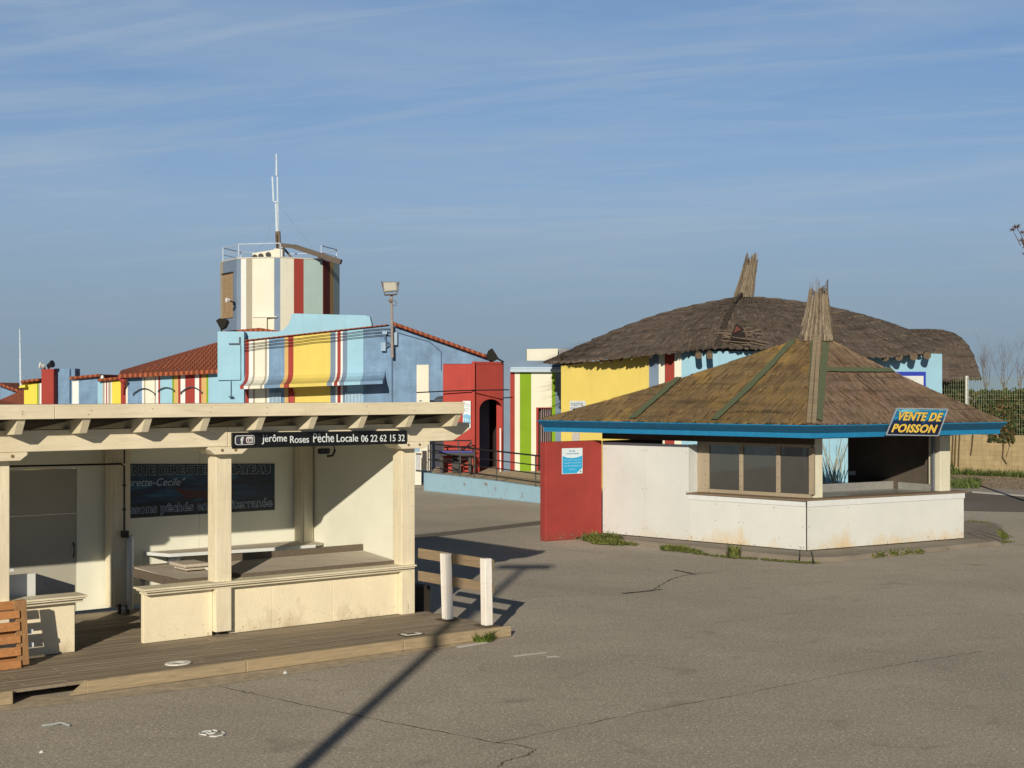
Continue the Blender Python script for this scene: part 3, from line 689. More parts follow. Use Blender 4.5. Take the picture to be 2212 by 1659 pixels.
kio = thing('fish_kiosk', (6.8, 33.6, 0), 'white fish kiosk with blue eaves under a pointed reed roof', 'kiosk')
mb = MB()
mb.box(.012, 1.62, 0, .06, SLAB + .02, 1.03, K1); mb.box(1.623, 3.02, 0, .06, SLAB + .02, 1.03, K1)
w1 = mb.build('wall_panel', WHITES, kio, bevel=.004)
mb = MB(); mb.box(.02, 3.02, -.018, .06, 1.033, 1.155, K1); mb.build('trim_board', WHITEP, w1, bevel=.003)
mb = MB(); mb.box(.012, 4.854, 0, .06, SLAB + .02, 1.02, K2)
w2 = mb.build('wall_panel', WHITES, kio, bevel=.004)
mb = MB(); mb.box(.02, 4.87, -.018, .06, 1.023, 1.155, K2); mb.build('trim_board', WHITEP, w2, bevel=.003)
mb = MB()
for s_ in (.08, .8, 1.56, 1.68, 2.3, 2.96):
    for z in [q_ for q_ in (.17, .6, .97) if R(0, 1) < .6]: mb.disc(K1(s_ + R(-.01, .01), -.001, z), N1, .010, .006, 6)
for s_ in (3.08, 4.2, 4.31, 5.44):
    for z in (.3, 1.2, 2.1): mb.disc(K1(s_, -.005, z + R(-.02, .02)), N1, .011, .006, 6)
mb.build('screws', plain('dull_screw', (120, 104, 84), .6), w1)['kind'] = 'stuff'
mb = MB()
for s_ in (.08, 1.2, 2.4, 3.6, 4.78):
    for z in [q_ for q_ in (.17, .6, .96) if R(0, 1) < .6]: mb.disc(K2(s_ + R(-.01, .01), -.001, z), N2, .010, .006, 6)
mb.build('screws', plain('dull_screw', (120, 104, 84), .6), w2)['kind'] = 'stuff'
mb = MB(); mb.box(-.006, .008, -.004, .05, SLAB + .02, 1.15, K1); mb.build('corner_gap', DARK, kio)
mb = MB(); mb.box(4.80, 4.854, .06, .9, SLAB + .02, 1.155, K2); mb.build('end_panel', WHITEB, kio)
for a, b in ((3.023, 4.253), (4.259, 5.50)):
    mb = MB(); mb.box(a, b, -.004, .05, SLAB + .02, 2.27, K1); mb.build('door', WHITEB, kio, bevel=.003)
mb = MB(); mb.box(3.023, 3.07, .05, .36, 1.16, 2.27, K1); mb.build('return_panel', WHITEP, kio)
mb = MB(); mb.prism([K1(3.06, -.05, 1.158), KN - V((.05, .07, -1.158)), K2(4.95, -.06, 1.158), K2(4.95, .34, 1.158), K2(.42, .34, 1.158), K1(.42, .42, 1.158), K1(3.06, .42, 1.158)], (0, 0, .03))
fixn(mb.build('counter', raw_wood('brown_counter', (146, 120, 92), 's', .1), kio))
mb = MB(); mb.prism([K2(.5, .36, 1.17), K2(4.2, .36, 1.17), K2(4.2, 1.5, 1.17), K2(.9, 1.5, 1.17)], (0, 0, .012)); mb.box(.9, 4.2, 1.5, 1.54, 1.1, 1.36, K2); mb.box(4.2, 4.24, .36, 1.54, 1.1, 1.34, K2)
mb.build('display_tray', plain('steel_tray', (176, 168, 152), .35, .3), kio)
# glazing on the left face
wn_ = MB()
wf = MB(); wf.box(.10, 3.02, .33, .39, 1.19, 1.27, K1); wf.box(.10, 3.02, .33, .39, 2.27, 2.34, K1)
for a, b in ((2.70, 3.035), (1.80, 1.90), (.85, .95), (.02, .14)): wf.box(a, b, .335, .40, 1.27, 2.27, K1)
for s_ in (2.80, 1.85, .90):
    for z in (1.35, 1.6, 1.9, 2.2): wf.disc(K1(s_, .334, z), N1, .012, .01, 6, 1)
win = wf.build('window', [painted_wood('window_frame_wood', (182, 160, 128), 'z', .6, .6), DARK], kio, bevel=.004)
gt = NT('dirty_glass'); f = gt.noise(gt.map((3, 3, .8)), 1.4, 6, .7, .5)
tr = gt.n('ShaderNodeBsdfTransparent'); tr.inputs[0].default_value = (.55, .57, .58, 1); df = gt.n('ShaderNodeBsdfDiffuse'); df.inputs[0].default_value = (.085, .085, .08, 1)
gl = gt.n('ShaderNodeBsdfGlossy'); gl.inputs['Roughness'].default_value = .22; gl.inputs[0].default_value = (.8, .8, .8, 1)
m1 = gt.n('ShaderNodeMixShader'); m2 = gt.n('ShaderNodeMixShader'); gt.l(gt.math('ADD', gt.math('MULTIPLY', f, .5), .42), m1.inputs[0]); gt.l(tr.outputs[0], m1.inputs[1]); gt.l(df.outputs[0], m1.inputs[2])
m2.inputs[0].default_value = .09; gt.l(m1.outputs[0], m2.inputs[1]); gt.l(gl.outputs[0], m2.inputs[2]); gt.l(m2.outputs[0], gt.out.inputs[0]); GLASS = gt.m
for a, b in ((1.90, 2.70), (.95, 1.80), (.14, .85)):
    mb = MB(); mb.box(a, b, .36, .372, 1.27, 2.27, K1); mb.build('pane', GLASS, win)
# posts
POSTM = painted_wood('kiosk_cream_post', (246, 232, 196), 'z', .5, .4)
for s0, w, t0 in ((.39, .25, .18), (4.27, .34, .18)):
    mb = MB(); mb.box(s0, s0 + w, t0, t0 + w, 1.19, 2.56, K2); mb.build('post', POSTM, kio, bevel=.01)
mb = MB(); mb.box(4.18, 4.24, .30, .36, 1.19, 2.5, K2); mb.build('post', STEEL, kio)
# inside: back wall standing right, ceiling, beams
mb = MB()
q = KR + E2 * -.1 + N2 * .9
q0 = K2(4.44, .50, 0); q1 = q0 + V((-2.12, 2.0, 0)) * .77
mb.prism([q0 + V((0, 0, SLAB)), q1 + V((0, 0, SLAB)), q1 + V((0, 0, 2.56)), q0 + V((0, 0, 2.56))], (.04, .05, 0))
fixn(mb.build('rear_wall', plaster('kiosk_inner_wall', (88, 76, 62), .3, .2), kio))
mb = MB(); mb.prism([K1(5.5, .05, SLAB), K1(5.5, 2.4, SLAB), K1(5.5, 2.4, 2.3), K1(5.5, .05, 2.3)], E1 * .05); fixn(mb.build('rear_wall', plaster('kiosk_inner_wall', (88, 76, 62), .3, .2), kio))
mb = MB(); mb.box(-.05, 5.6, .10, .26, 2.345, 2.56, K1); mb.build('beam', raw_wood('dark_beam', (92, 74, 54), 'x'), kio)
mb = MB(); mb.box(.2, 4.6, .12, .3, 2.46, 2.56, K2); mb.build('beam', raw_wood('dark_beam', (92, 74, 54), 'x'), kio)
# eaves outline
oN, oL, oR = V((6.13, 28.98, 0)), V((.60, 33.98, 0)), V((11.18, 32.05, 0)); oF = V((7.4, 37.8, 0)); oG = V((2.2, 37.6, 0)); oH = V((11.9, 35.6, 0))
EAVE = [oN, oR, oH, oF, oG, oL]; APX = V((7.10, 33.1, 4.84)); cen = V((6.6, 33.6, 0))
def inset(p, d): return p + (cen - p).normalized() * d
BLUE1, BLUE2 = plain('deep_blue_paint', (0, 84, 112, 1.2), .7, 0, .15), plain('bright_blue_paint', (2, 116, 152, 1.2), .7, 0, .12)
mb = MB()
for i in range(6):
    a, b = EAVE[i], EAVE[(i + 1) % 6]
    A = [inset(p, .0) + V((0, 0, 2.785)) for p in (a, b)]; A0 = [inset(p, .0) + V((0, 0, 2.765)) for p in (a, b)]; B = [inset(p, .16) + V((0, 0, 2.615)) for p in (a, b)]; D = [inset(p, .155) + V((0, 0, 2.515)) for p in (a, b)]; I = [inset(p, .25) + V((0, 0, 2.515)) for p in (a, b)]; T = [inset(p, .25) + V((0, 0, 2.785)) for p in (a, b)]
    mb.face([A0[0], A0[1], A[1], A[0]], 1); mb.face([B[0], B[1], A0[1], A0[0]], 0); mb.face([D[0], D[1], B[1], B[0]], 1); mb.face([I[0], I[1], D[1], D[0]], 1); mb.face([A[0], A[1], T[1], T[0]], 1); mb.face([T[0], T[1], I[1], I[0]], 1)
fixn(mb.build('fascia', [BLUE1, BLUE2], kio))
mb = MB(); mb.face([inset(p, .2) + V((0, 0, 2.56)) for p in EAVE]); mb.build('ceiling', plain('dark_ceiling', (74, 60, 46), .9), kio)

def thatch(mb, Pf, a0, a1, na, nc, La, Lr, lift=.05, ragged=.03, mi=0, uvf=None):
    """Overlapping reed courses: Pf(a, r) -> point, r 0 at the top, 1 at the eave."""
    for c in range(nc):
        r0 = c / nc; r1 = min(1.0, (c + 1.16) / nc)
        row = []
        for i in range(na + 1):
            a = a0 + (a1 - a0) * i / na
            p0 = Pf(a, r0); e = .01
            nn = (Pf(min(a + e, a1), r1) - Pf(max(a - e, a0), r1)).cross(Pf(a, r1) - Pf(a, r1 - .02))
            nn = nn.normalized() if nn.length > 1e-9 else V((0, 0, 1))
            if nn.z < 0: nn = -nn
            rr = r1 + R(-ragged, ragged) * .5
            p1 = Pf(a, rr); row.append((p0 + nn * .012, p1 + nn * lift * R(.75, 1.2), p1 - nn * .02, a, r0, rr))
        for i in range(na):
            A, B = row[i], row[i + 1]
            if uvf: q = [uvf(k) for k in (A[0], A[1], B[1], B[0])]
            else: q = [(A[3] * La, A[4] * Lr), (A[3] * La, A[5] * Lr), (B[3] * La, B[5] * Lr), (B[3] * La, B[4] * Lr)]
            mb.face([A[0], A[1], B[1], B[0]], mi, q)
            mb.face([A[1], A[2], B[2], B[1]], mi, [q[1], (q[1][0], q[1][1] + .05), (q[2][0], q[2][1] + .05), q[2]])
def straws(mb, Pf, a0, a1, n, ln, wd, Lr, mis, eave=.25, out=.14, down=None):
    for k in range(n):
        a = R(a0, a1); r = math.sqrt(R(.001, .95)) if R(0, 1) > eave else R(.93, 1.0)
        dr = ln * R(.5, 1.3) / Lr; r2 = min(r + dr, 1.0 + out * R(0, 1) / Lr * 2)
        p = Pf(a, r); q = Pf(min(max(a + R(-.012, .012), a0), a1), r2); h = R(.03, .085); up = V((0, 0, 1))
        if down is not None: q = p + down * min(ln * R(.5, 1.3), max(.04, (1.0 - r) * Lr)) + V((R(-.03, .03), R(-.03, .03), 0))
        d = q - p
        if d.length < 1e-4: continue
        sd_ = d.cross(up).normalized() * wd * R(.6, 1.3) / 2
        p += up * h * R(.3, 1); q += up * h * R(.2, 1.3)
        mb.face([p - sd_, q - sd_ * .5, q + sd_ * .5, p + sd_], random.choice(mis), [(0, 0), (0, .2), (.02, .2), (.02, 0)])
def plane_of(e0, e1, top):
    """A flat hip face: fan point function, reed direction (straight down the fall) and reed-aligned uv."""
    ed = (e1 - e0).normalized(); nr = (e1 - e0).cross(top - e0).normalized(); nr = nr if nr.z > 0 else -nr
    fall = nr.cross(ed); fall = fall if fall.z < 0 else -fall
    def f(a, r):
        p = V(top.lerp(e0.lerp(e1, a), r)); p.z -= .08 * math.sin(math.pi * min(r, 1)); return p
    def uv(p): return ((p - e0).dot(ed), (p - e0).dot(-fall))
    def spot(u, v): return e0 + ed * u - fall * v              # u along the eave, v up the slope
    return f, fall, uv, spot, nr
TH_L = thatch_mat('golden_reed', (84, 66, 46, 1.1), (134, 108, 70, 1.2), (166, 134, 86, 1.3), (170, 132, 60, 1.3), .5)
TH_R = thatch_mat('brown_reed', (84, 66, 52, 1.3), (130, 104, 82, 1.5), (160, 132, 106, 1.6), (132, 112, 80, 1.5), .4)
rf = None
sides = [(oL, oN, TH_L, 7.2, 5.2), (oN, oR, TH_R, 6.0, 5.0), (oR, oH, TH_R, 3.4, 5), (oH, oF, TH_R, 5, 5), (oF, oG, TH_L, 5, 5), (oG, oL, TH_L, 4, 5)]
mb = MB(); st = MB()
for i, (a, b, m_, La, Lr) in enumerate(sides):
    mi = 0 if m_ is TH_L else 1
    f, fall, uvf, spot, nr = plane_of(inset(a, .08) + V((0, 0, 2.80)), inset(b, .08) + V((0, 0, 2.80)), APX)
    thatch(mb, f, 0, 1, 80 if i < 2 else 16, 7, La, Lr, .03, .025, mi, uvf)
    straws(st, f, 0, 1, 1100 if i < 2 else 300, .38, .016, Lr, [0, 0, 1, 2] if mi == 0 else [1, 1, 2, 3], .10, .02, fall)
roofk = mb.build('roof', [TH_L, TH_R], kio)
st.build('loose_reed', [thatch_mat('straw_gold', (116, 90, 54, 1.4), (154, 120, 70, 1.4), (184, 146, 86, 1.4), island=True), thatch_mat('straw_brown', (104, 80, 58, 1.6), (142, 110, 80, 1.6), (168, 134, 98, 1.6), island=True), thatch_mat('straw_dark', (80, 62, 46, 1.5), (106, 82, 60, 1.5), (126, 100, 74, 1.5), island=True), thatch_mat('straw_grey', (112, 92, 74, 1.6), (146, 120, 96, 1.6), (172, 146, 116, 1.6), island=True)], roofk)
GS = plain('faded_green_strap', (90, 96, 66, 1.25), .9, 0, .3, 30)
def strap(pl, a, b, w):
    f, fall, uvf, spot, nr = pl; mb = MB(); prev = None
    for i in range(17):
        k = i / 16; u = a[0] + (b[0] - a[0]) * k; v = a[1] + (b[1] - a[1]) * k
        d = V((b[0] - a[0], b[1] - a[1], 0)).normalized(); n_ = (-d.y, d.x)
        sag = -.075 * math.sin(math.pi * min(1, max(0, 1 - v / 4.9)))
        q = [spot(u + n_[0] * w * s_, v + n_[1] * w * s_) + nr * .075 + V((0, 0, sag)) for s_ in (R(.42, .58), -R(.42, .58))]
        if prev: mb.face([prev[0], prev[1], q[1], q[0]])
        prev = q
    return mb.build('green_strap', GS, roofk)
PLL = plane_of(inset(oL, .08) + V((0, 0, 2.80)), inset(oN, .08) + V((0, 0, 2.80)), APX); PLR = plane_of(inset(oN, .08) + V((0, 0, 2.80)), inset(oR, .08) + V((0, 0, 2.80)), APX)
def tip(pl): return pl[2](APX)
tl, tr_ = tip(PLL), tip(PLR); LL, LRr = (oN - oL).length, (oR - oN).length
def hipv(pl, u, L_):                                       # height of the face above eave position u
    t_ = tip(pl); return t_[1] * (u / t_[0] if u < t_[0] else (L_ - u) / (L_ - t_[0]))
for u in (2.75, 4.95): strap(PLL, (u, .03), (u, hipv(PLL, u, LL) - .05), .19)
strap(PLL, (LL - .25, .2), (tl[0] + .1, tl[1] - .35), .10); strap(PLR, (.20, .08), (tr_[0] + .06, tr_[1] - .25), .17)
v_ = tr_[1] * .58; strap(PLR, (tr_[0] * .58 + .15, v_), (LRr - (LRr - tr_[0]) * .58 - .1, v_), .17)
mb = MB()
for dx in (-.055, .055):
    a = APX + V((dx * .8, -.12, -.04)); b = oN + V((dx, .10, 2.83)); mb.bar(a.lerp(b, .03) + V((0, 0, .09)), b + V((0, 0, .03)), .085, .05)
mb.build('hip_batten', raw_wood('grey_hip_batten', (166, 144, 112), 'x', .15), roofk)
def finial(parent, base, h, r0, r1, lean, seed=1, notch=.0):
    """Bound reed stump: a solid bell of ridged reed that tapers to a broken, jagged rim, with a few loose ends."""
    mb = MB(); lv = V(lean); n = 64; rows = (-.1, .0, .12, .3, .55, .8, 1.0)
    def pt(k, f, top, j): 
        z = f * top; q = max(0.0, min(1.0, z / h)); r = (r1 + (r0 - r1) * (1 - q) ** 2.0) * (1 + j)
        return base + lv * max(0, z) / h + V((r * math.cos(k), r * .9 * math.sin(k), z))
    tops = [h * (.80 + .10 * math.sin(2 * k_ + seed) + .06 * math.sin(5 * k_ + 2 * seed) + R(-.05, .05) - (notch if 2.2 < k_ < 4.0 else 0)) for k_ in [i * 2 * math.pi / n for i in range(n)]]
    jit = [R(-.07, .07) for _ in range(n)]
    for i in range(n):
        j = (i + 1) % n; k0_, k1_ = i * 2 * math.pi / n, (i + 1) * 2 * math.pi / n
        for fa, fb in zip(rows[:-1], rows[1:]):
            mb.face([pt(k0_, fa, tops[i], jit[i]), pt(k1_, fa, tops[i], jit[j]), pt(k1_, fb, tops[i], jit[j]), pt(k0_, fb, tops[i], jit[i])], i % 3)
        a_, b_ = pt(k0_, 1, tops[i], jit[i]), pt(k1_, 1, tops[i], jit[j]); ax = base + lv * .7 + V((0, 0, h * .68)); mb.face([a_, b_, ax], 2)
    for i in range(60):
        k = R(0, 6.283); t_ = h * R(.5, .92); z0 = R(-.05, .4); j_ = R(.0, .1)
        mb.tube([pt(k, z0, t_, j_), pt(k + R(-.1, .1), (z0 + 1) / 2, t_, j_), pt(k + R(-.15, .15), 1.0, t_ + R(0, .12) * h, j_)], R(.008, .015), 4, random.choice((0, 1, 2)), .004)
    def fm(nm, c1, c2, c3):
        if nm in MATS: return MATS[nm]
        t = NT(nm); f = t.noise(t.map((38, 38, 2.2)), 1.0, 6, .75, .3); t.col(t.ramp(f, [(.32, alb(*c1)), (.5, alb(*c2)), (.7, alb(*c3))])); t.rough(.95); t.bump(f, .8, .02); MATS[nm] = t.m; return t.m
    return mb.build('reed_finial', [fm('pale_reed', (88, 74, 58), (156, 136, 108), (196, 174, 142)), fm('tan_reed', (76, 64, 50), (136, 116, 92), (178, 154, 122)), fm('grey_reed', (64, 54, 44), (114, 98, 80), (154, 134, 110))], parent)
finial(kio, APX + V((-.02, -.05, -.10)), 1.36, .39, .20, (.07, 0, 0), 1.3, .14)

# parallelogram sign at the eave
sg = thing('fish_sign', K2(2.5, -.9, 2.5), 'slanted blue parallelogram board with yellow painted words on the kiosk eave', 'sign')
def E(s, z, off=0.0):                                      # plane just outside the right eave
    return oN + E2 * s - N2 * (.07 + off) + V((0, 0, z))
def sE(u): 
    k = (u - CU) / FO; o = oN - N2 * .07; return (k * o.y - o.x) / (E2.x - k * E2.y)
def zE(u, v): return CAMZ - E(sE(u), 0).y * (v - HV) / FO
cr = [(1914, 939), (2026, 941), (2047, 884), (1937, 882)]
c_ = [(sE(u), zE(u, v)) for u, v in cr]
def sign_mat():
    t = NT('sea_painted_board'); f = t.noise(t.map((.6, .6, 1.3)), 2.6, 5, .6, .9)
    sp = t.n('ShaderNodeSeparateXYZ'); t.l(t.tc.outputs['Object'], sp.inputs[0])
    k = t.math('ADD', t.math('MULTIPLY', f, .9), t.math('MULTIPLY', t.math('SUBTRACT', sp.outputs[2], .33), 1.1))
    t.col(t.ramp(k, [(.30, alb(18, 22, 52)), (.46, alb(16, 60, 100)), (.56, alb(36, 150, 180)), (.68, alb(30, 110, 150)), (.8, alb(110, 196, 206)), (.95, alb(206, 226, 220))])); t.rough(.5); return t.m
mb = MB(); mb.prism([E(*k) for k in c_], N2 * .03); fixn(mb.build('board', sign_mat(), sg))
mb = MB()
for i in range(4): mb.bar(E(*c_[i], .006), E(*c_[(i + 1) % 4], .006), .022, .022)
mb.build('frame', plain('aluminium_edge', (196, 196, 190), .4, .3), sg)
shr = V(E(c_[3][0], c_[3][1]) - E(c_[0][0], c_[0][1])); shr = shr / shr.z
bx = (E(*c_[1]) - E(*c_[0])).normalized()
L0 = (c_[1][0] - c_[0][0]); HS = c_[3][1] - c_[0][1]
def so_(a, b, off): return E(c_[0][0], c_[0][1], off) + bx * (a * L0) + shr * (b * HS)
mb = MB()
for body, a, b, w, h in (('VENTE', .075, .55, .545, .37), ('DE', .70, .55, .225, .37), ('POISSON', .075, .10, .83, .36)):
    text_mb(mb, body, so_(a - .012, b - .02, .004), bx, shr, L0 * (w + .024), HS * (h + .04), 0, bold=.07, spacing=1.08)
    text_mb(mb, body, so_(a - .003, b - .005, .009), bx, shr, L0 * (w + .006), HS * (h + .01), 2, bold=.035, spacing=1.08)
    text_mb(mb, body, so_(a + .006, b + .008, .014), bx, shr, L0 * (w - .010), HS * (h - .02), 1, bold=.005, spacing=1.08)
mb.build('lettering', [plain('sign_black', (16, 20, 30), .5), plain('sign_orange', (250, 186, 40), .5, 0, .1), plain('sign_lemon', (252, 236, 140), .5, 0, .05)], sg)

# brick-red wall with notice
rd = (V((.771, 32.838, 0)) - KL); RDN = rd.normalized(); RNN = V((RDN.y, -RDN.x, 0)); RNN = RNN if RNN.y < 0 else -RNN
mb = MB(); a, b = KL + RDN * .02 - RNN * .0, KL + rd
mb.prism([a, b, b + V((0, 0, 2.30)), a + V((0, 0, 2.31))], -RNN * .22)
one(mb, 'red_wall', REDP, 'plain brick red rendered wall at the left end of the white kiosk', 'wall', bevel=.02)
nz = thing('notice', KL + rd * .5 + V((0, 0, 1.5)), 'white and turquoise notice board screwed to the brick red wall', 'notice')
def RW(k, z, off): return KL + rd * k + RNN * off + V((0, 0, z))
def kR(u):
    q = (u - CU) / FO; o = KL; return (q * o.y - o.x) / (rd.x - q * rd.y)
k0, k1 = kR(1257.5), kR(1213.5); zt, zb = 2.145, 1.545
mb = MB(); mb.prism([RW(k0, zb, .014), RW(k1, zb, .014), RW(k1, zt, .014), RW(k0, zt, .014)], RNN * -.012); fixn(mb.build('board', plain('notice_white', (240, 244, 240), .5, 0, .04), nz))
mb = MB()
def NP(a, b, off): return RW(k1 + (k0 - k1) * a, zb + (zt - zb) * b, off)
mb.prism([NP(.02, .02, .0175), NP(.70, .02, .0175), NP(.98, .22, .0175), NP(.98, .70, .0175), NP(.75, .635, .0175), NP(.5, .615, .0175), NP(.25, .635, .0175), NP(.02, .70, .0175)], RNN * -.003)
fixn(mb.build('blue_field', plain('notice_turquoise', (40, 176, 216), .5, 0, .05), nz))
mb = MB(); nx = (NP(1, 0, 0) - NP(0, 0, 0)); NW = nx.length; NH = zt - zb
for body, a, b, w, h, mi in (('Avis', .33, .86, .3, .065, 1), ('important', .2, .755, .62, .06, 1), ('Ne jetez pas les', .1, .51, .8, .05, 0), ('coquilles et poissons', .08, .40, .84, .05, 0), ('sur le trottoir ni', .1, .29, .8, .05, 0), ('la mer', .34, .16, .3, .05, 0)):
    text_mb(mb, body, NP(a, b, .019), nx, (0, 0, 1), NW * w, NH * h, mi)
mb.prism([NP(.86, .05, .0185), NP(.95, .05, .0185), NP(.92, .13, .0185)], RNN * -.001, 1)
mb.build('lettering', [plain('notice_pale', (206, 236, 244), .5, 0, .03), plain('notice_ink', (36, 128, 158), .5, 0, .05)], nz)

# weeds along the kiosk apron and at the boardwalk
WEED = leaf_mat('weed_leaf', (58, 70, 24), (138, 138, 62)); GRS = leaf_mat('grass_blade', (60, 82, 22), (132, 146, 52))
def tuft(mb, c, n, r, h, w=.012, lean=.6):
    for k in range(n):
        a = R(0, 6.283); d = r * math.sqrt(R(0, 1)); b = c + V((d * math.cos(a), d * math.sin(a), 0)); hh = h * R(.3, 1.15) * (1.1 - .75 * (d / r) ** 2)
        t_ = b + V((math.cos(a) * hh * lean * R(.2, 1.2), math.sin(a) * hh * lean * R(.2, 1.2), hh)); s_ = V((-math.sin(a), math.cos(a), 0)) * w * R(.6, 1.4)
        m_ = b.lerp(t_, .55) + V((0, 0, hh * .12)); mb.face([b - s_, b + s_, m_ + s_ * .8, m_ - s_ * .8]); mb.face([m_ - s_ * .8, m_ + s_ * .8, t_])
def weedline(mb, a, b, n, r, h, per=26):
    a, b = G(*a), G(*b); n = int(n * 1.5); h *= .62; per = int(per * 1.3)
    for i in range(n):
        k = (i + R(-.4, .4)) / max(1, n - 1); c = a.lerp(b, k); c += V((R(-.06, .06), R(-.06, .06), .02)); tuft(mb, c, int(per * R(.4, 1.5)), r * R(.6, 1.3), h * R(.5, 1.3), .016, .9)
mb = MB()
weedline(mb, (1240, 1165), (1275, 1164), 6, .10, .10); weedline(mb, (1270, 1168), (1330, 1172), 20, .17, .30, 50); weedline(mb, (1280, 1174), (1340, 1178), 14, .15, .2, 40); weedline(mb, (1330, 1176), (1372, 1178), 10, .12, .11); weedline(mb, (1438, 1188), (1500, 1194), 16, .15, .18, 36)
weedline(mb, (1500, 1197), (1580, 1206), 14, .07, .06); weedline(mb, (1600, 1207), (1735, 1217), 22, .06, .05); weedline(mb, (1730, 1217), (1760, 1217), 6, .08, .06)
weedline(mb, (1770, 1214), (1880, 1205), 12, .05, .03); weedline(mb, (1880, 1205), (1990, 1194), 30, .12, .14, 34); weedline(mb, (1990, 1194), (2120, 1180), 18, .06, .05); weedline(mb, (2095, 1180), (2125, 1178), 8, .12, .13)
weedline(mb, (2092, 1130), (2130, 1131), 10, .14, .1, 30); weedline(mb, (2125, 1132), (2165, 1165), 34, .2, .12, 40); weedline(mb, (2130, 1177), (2178, 1172), 10, .1, .07)
one(mb, 'weeds', WEED, 'low green weeds growing along the edge of the kiosk apron', 'weeds', None, 'stuff')
mb = MB(); tuft(mb, G(1586, 1206) + V((0, 0, .02)), 240, .12, .27, .018, .6)
one(mb, 'weed_plant', WEED, 'upright leafy weed standing against the kiosk apron below the window', 'weed')
mb = MB(); tuft(mb, G(1043, 1384), 230, .17, .17, .009, 1.0); tuft(mb, G(1030, 1383), 60, .1, .12, .009, 1.0)
one(mb, 'grass_tuft', GRS, 'bright green grass tuft growing at the boardwalk corner by the barrier', 'grass tuft')
# ------------------------------------------------------------------ painted harbour buildings behind
def fprism(mb, pts, y, depth, mi=0):                       # outline at distance y, pushed straight back
    mb.prism([P(u, v, y) for u, v in pts], (0, depth, 0), mi)
def prof(pts):
    def f(u):
        for (a, b), (c, d) in zip(pts[:-1], pts[1:]):
            if a <= u <= c: return b + (d - b) * (u - a) / (c - a) if c > a else b
        return pts[-1][1] if u > pts[-1][0] else pts[0][1]
    f.k = [p[0] for p in pts]; return f
def striped(mb, cuts, mis, top, y, depth, zbot=0.0, hood=None):
    """Wall front cut into painted stripes (one mesh), with ends, top and back."""
    def zt(u): return CAMZ - y * (top(u) - HV) / FO
    def X(u): return y * (u - CU) / FO
    for (a, b), mi in zip(zip(cuts[:-1], cuts[1:]), mis):
        us = sorted(set([a, b] + [k for k in top.k if a < k < b]))
        for u0, u1 in zip(us[:-1], us[1:]):
            if hood and u0 >= hood['u0'] - .1 and u1 <= hood['u1'] + .1:
                def pr(u): 
                    zl = CAMZ - (y - hood['d']) * (hood['lip'](u) - HV) / FO; d = hood['d']
                    zs = [(0, zt(u)), (0, zl + .62), (.06, zl + .47), (.22, zl + .33), (.50, zl + .22), (d, zl + .12), (d, zl), (0, zl + .04), (0, zbot)]
                    return [V((X(u), y - o, z)) for o, z in zs]
                A, B = pr(u0), pr(u1)
                for i in range(len(A) - 1): mb.face([A[i], A[i + 1], B[i + 1], B[i]], mi)
                for A_, s_ in ((A, u0), (B, u1)):
                    if abs(s_ - hood['u0']) < .2 or abs(s_ - hood['u1']) < .2: mb.face(A_[1:8], mi)
            else:
                mb.face([(X(u0), y, zbot), (X(u1), y, zbot), (X(u1), y, zt(u1)), (X(u0), y, zt(u0))], mi)
            mb.face([(X(u0), y, zt(u0)), (X(u1), y, zt(u1)), (X(u1), y + depth, zt(u1)), (X(u0), y + depth, zt(u0))], mi)
            mb.face([(X(u0), y + depth, zbot), (X(u1), y + depth, zbot), (X(u1), y + depth, zt(u1)), (X(u0), y + depth, zt(u0))], mi)
    for u, mi in ((cuts[0], mis[0]), (cuts[-1], mis[-1])):
        mb.face([(X(u), y, zbot), (X(u), y + depth, zbot), (X(u), y + depth, zt(u)), (X(u), y, zt(u))], mi)
PAL = [LBLUE, RED2, CRM, TAN, WHITEP, MBLUE, OCH, YEL, GBLUE, GREEN, SAGE, RED_SHADED, YEL2]
iL, iR, iC, iT, iW, iM, iO, iY, iG, iN, iS, iD, iZ = range(13)
YB = 54.0
bld = thing('harbour_building', P(760, 870, YB) * 1 - V((0, 0, P(760, 870, YB).z)), 'pale blue gabled building with coloured stripes and a flared yellow hood', 'building')
mb = MB()
ftop = prof([(527, 738), (838, 704), (847, 704), (1057, 777)])
cuts = [527, 530, 537.7, 546.4, 550.7, 572.4, 576.7, 581, 614.6, 622.7, 634, 713.7, 725, 728.8, 736, 740.3, 750, 784.7, 832, 1057]
mis = [iL, iR, iW, iT, iC, iT, iW, iM, iO, iR, iY, iG, iW, iR, iW, iG, iL, iM, iM]
striped(mb, cuts, mis, ftop, YB, 9, 0, dict(u0=527, u1=832, d=1.05, lip=prof([(527, 841), (832, 829)])))
bw_ = mb.build('wall', PAL, bld)
mb = MB(); fprism(mb, [(900, 1000), (926, 1000), (926, 788), (900, 788)], YB - .05, .045); mb.build('cream_panel', CRM, bld)
mb = MB(); fprism(mb, [(470, 716), (527, 716), (527, 900), (470, 900)], YB - .15, .4); mb.box(P(470, 0, YB).x + .01, P(527, 0, YB).x - .01, YB - .14, YB + .2, 0, 3, None); mb.build('pilaster', LBLUE, bld)
mb = MB(); arc = [(600, 716), (610, 713), (618, 707), (624, 698), (628, 689), (629, 680), (634, 677), (790, 681), (799, 684), (803, 700), (803, 770), (527, 770), (527, 716)]
fprism(mb, arc, YB + .35, .45); fixn(mb.build('parapet', LBLUE, bld, bevel=.02))
mb = MB(); mb.prism([P(478, 716, YB + 1), P(560, 708, YB + 1), P(612, 716, YB + 1), P(640, 705, YB + 1), P(640, 730, YB + 1), P(478, 722, YB + 1)], (0, 6, 0)); fixn(mb.build('rear_roof', TERRA, bld))
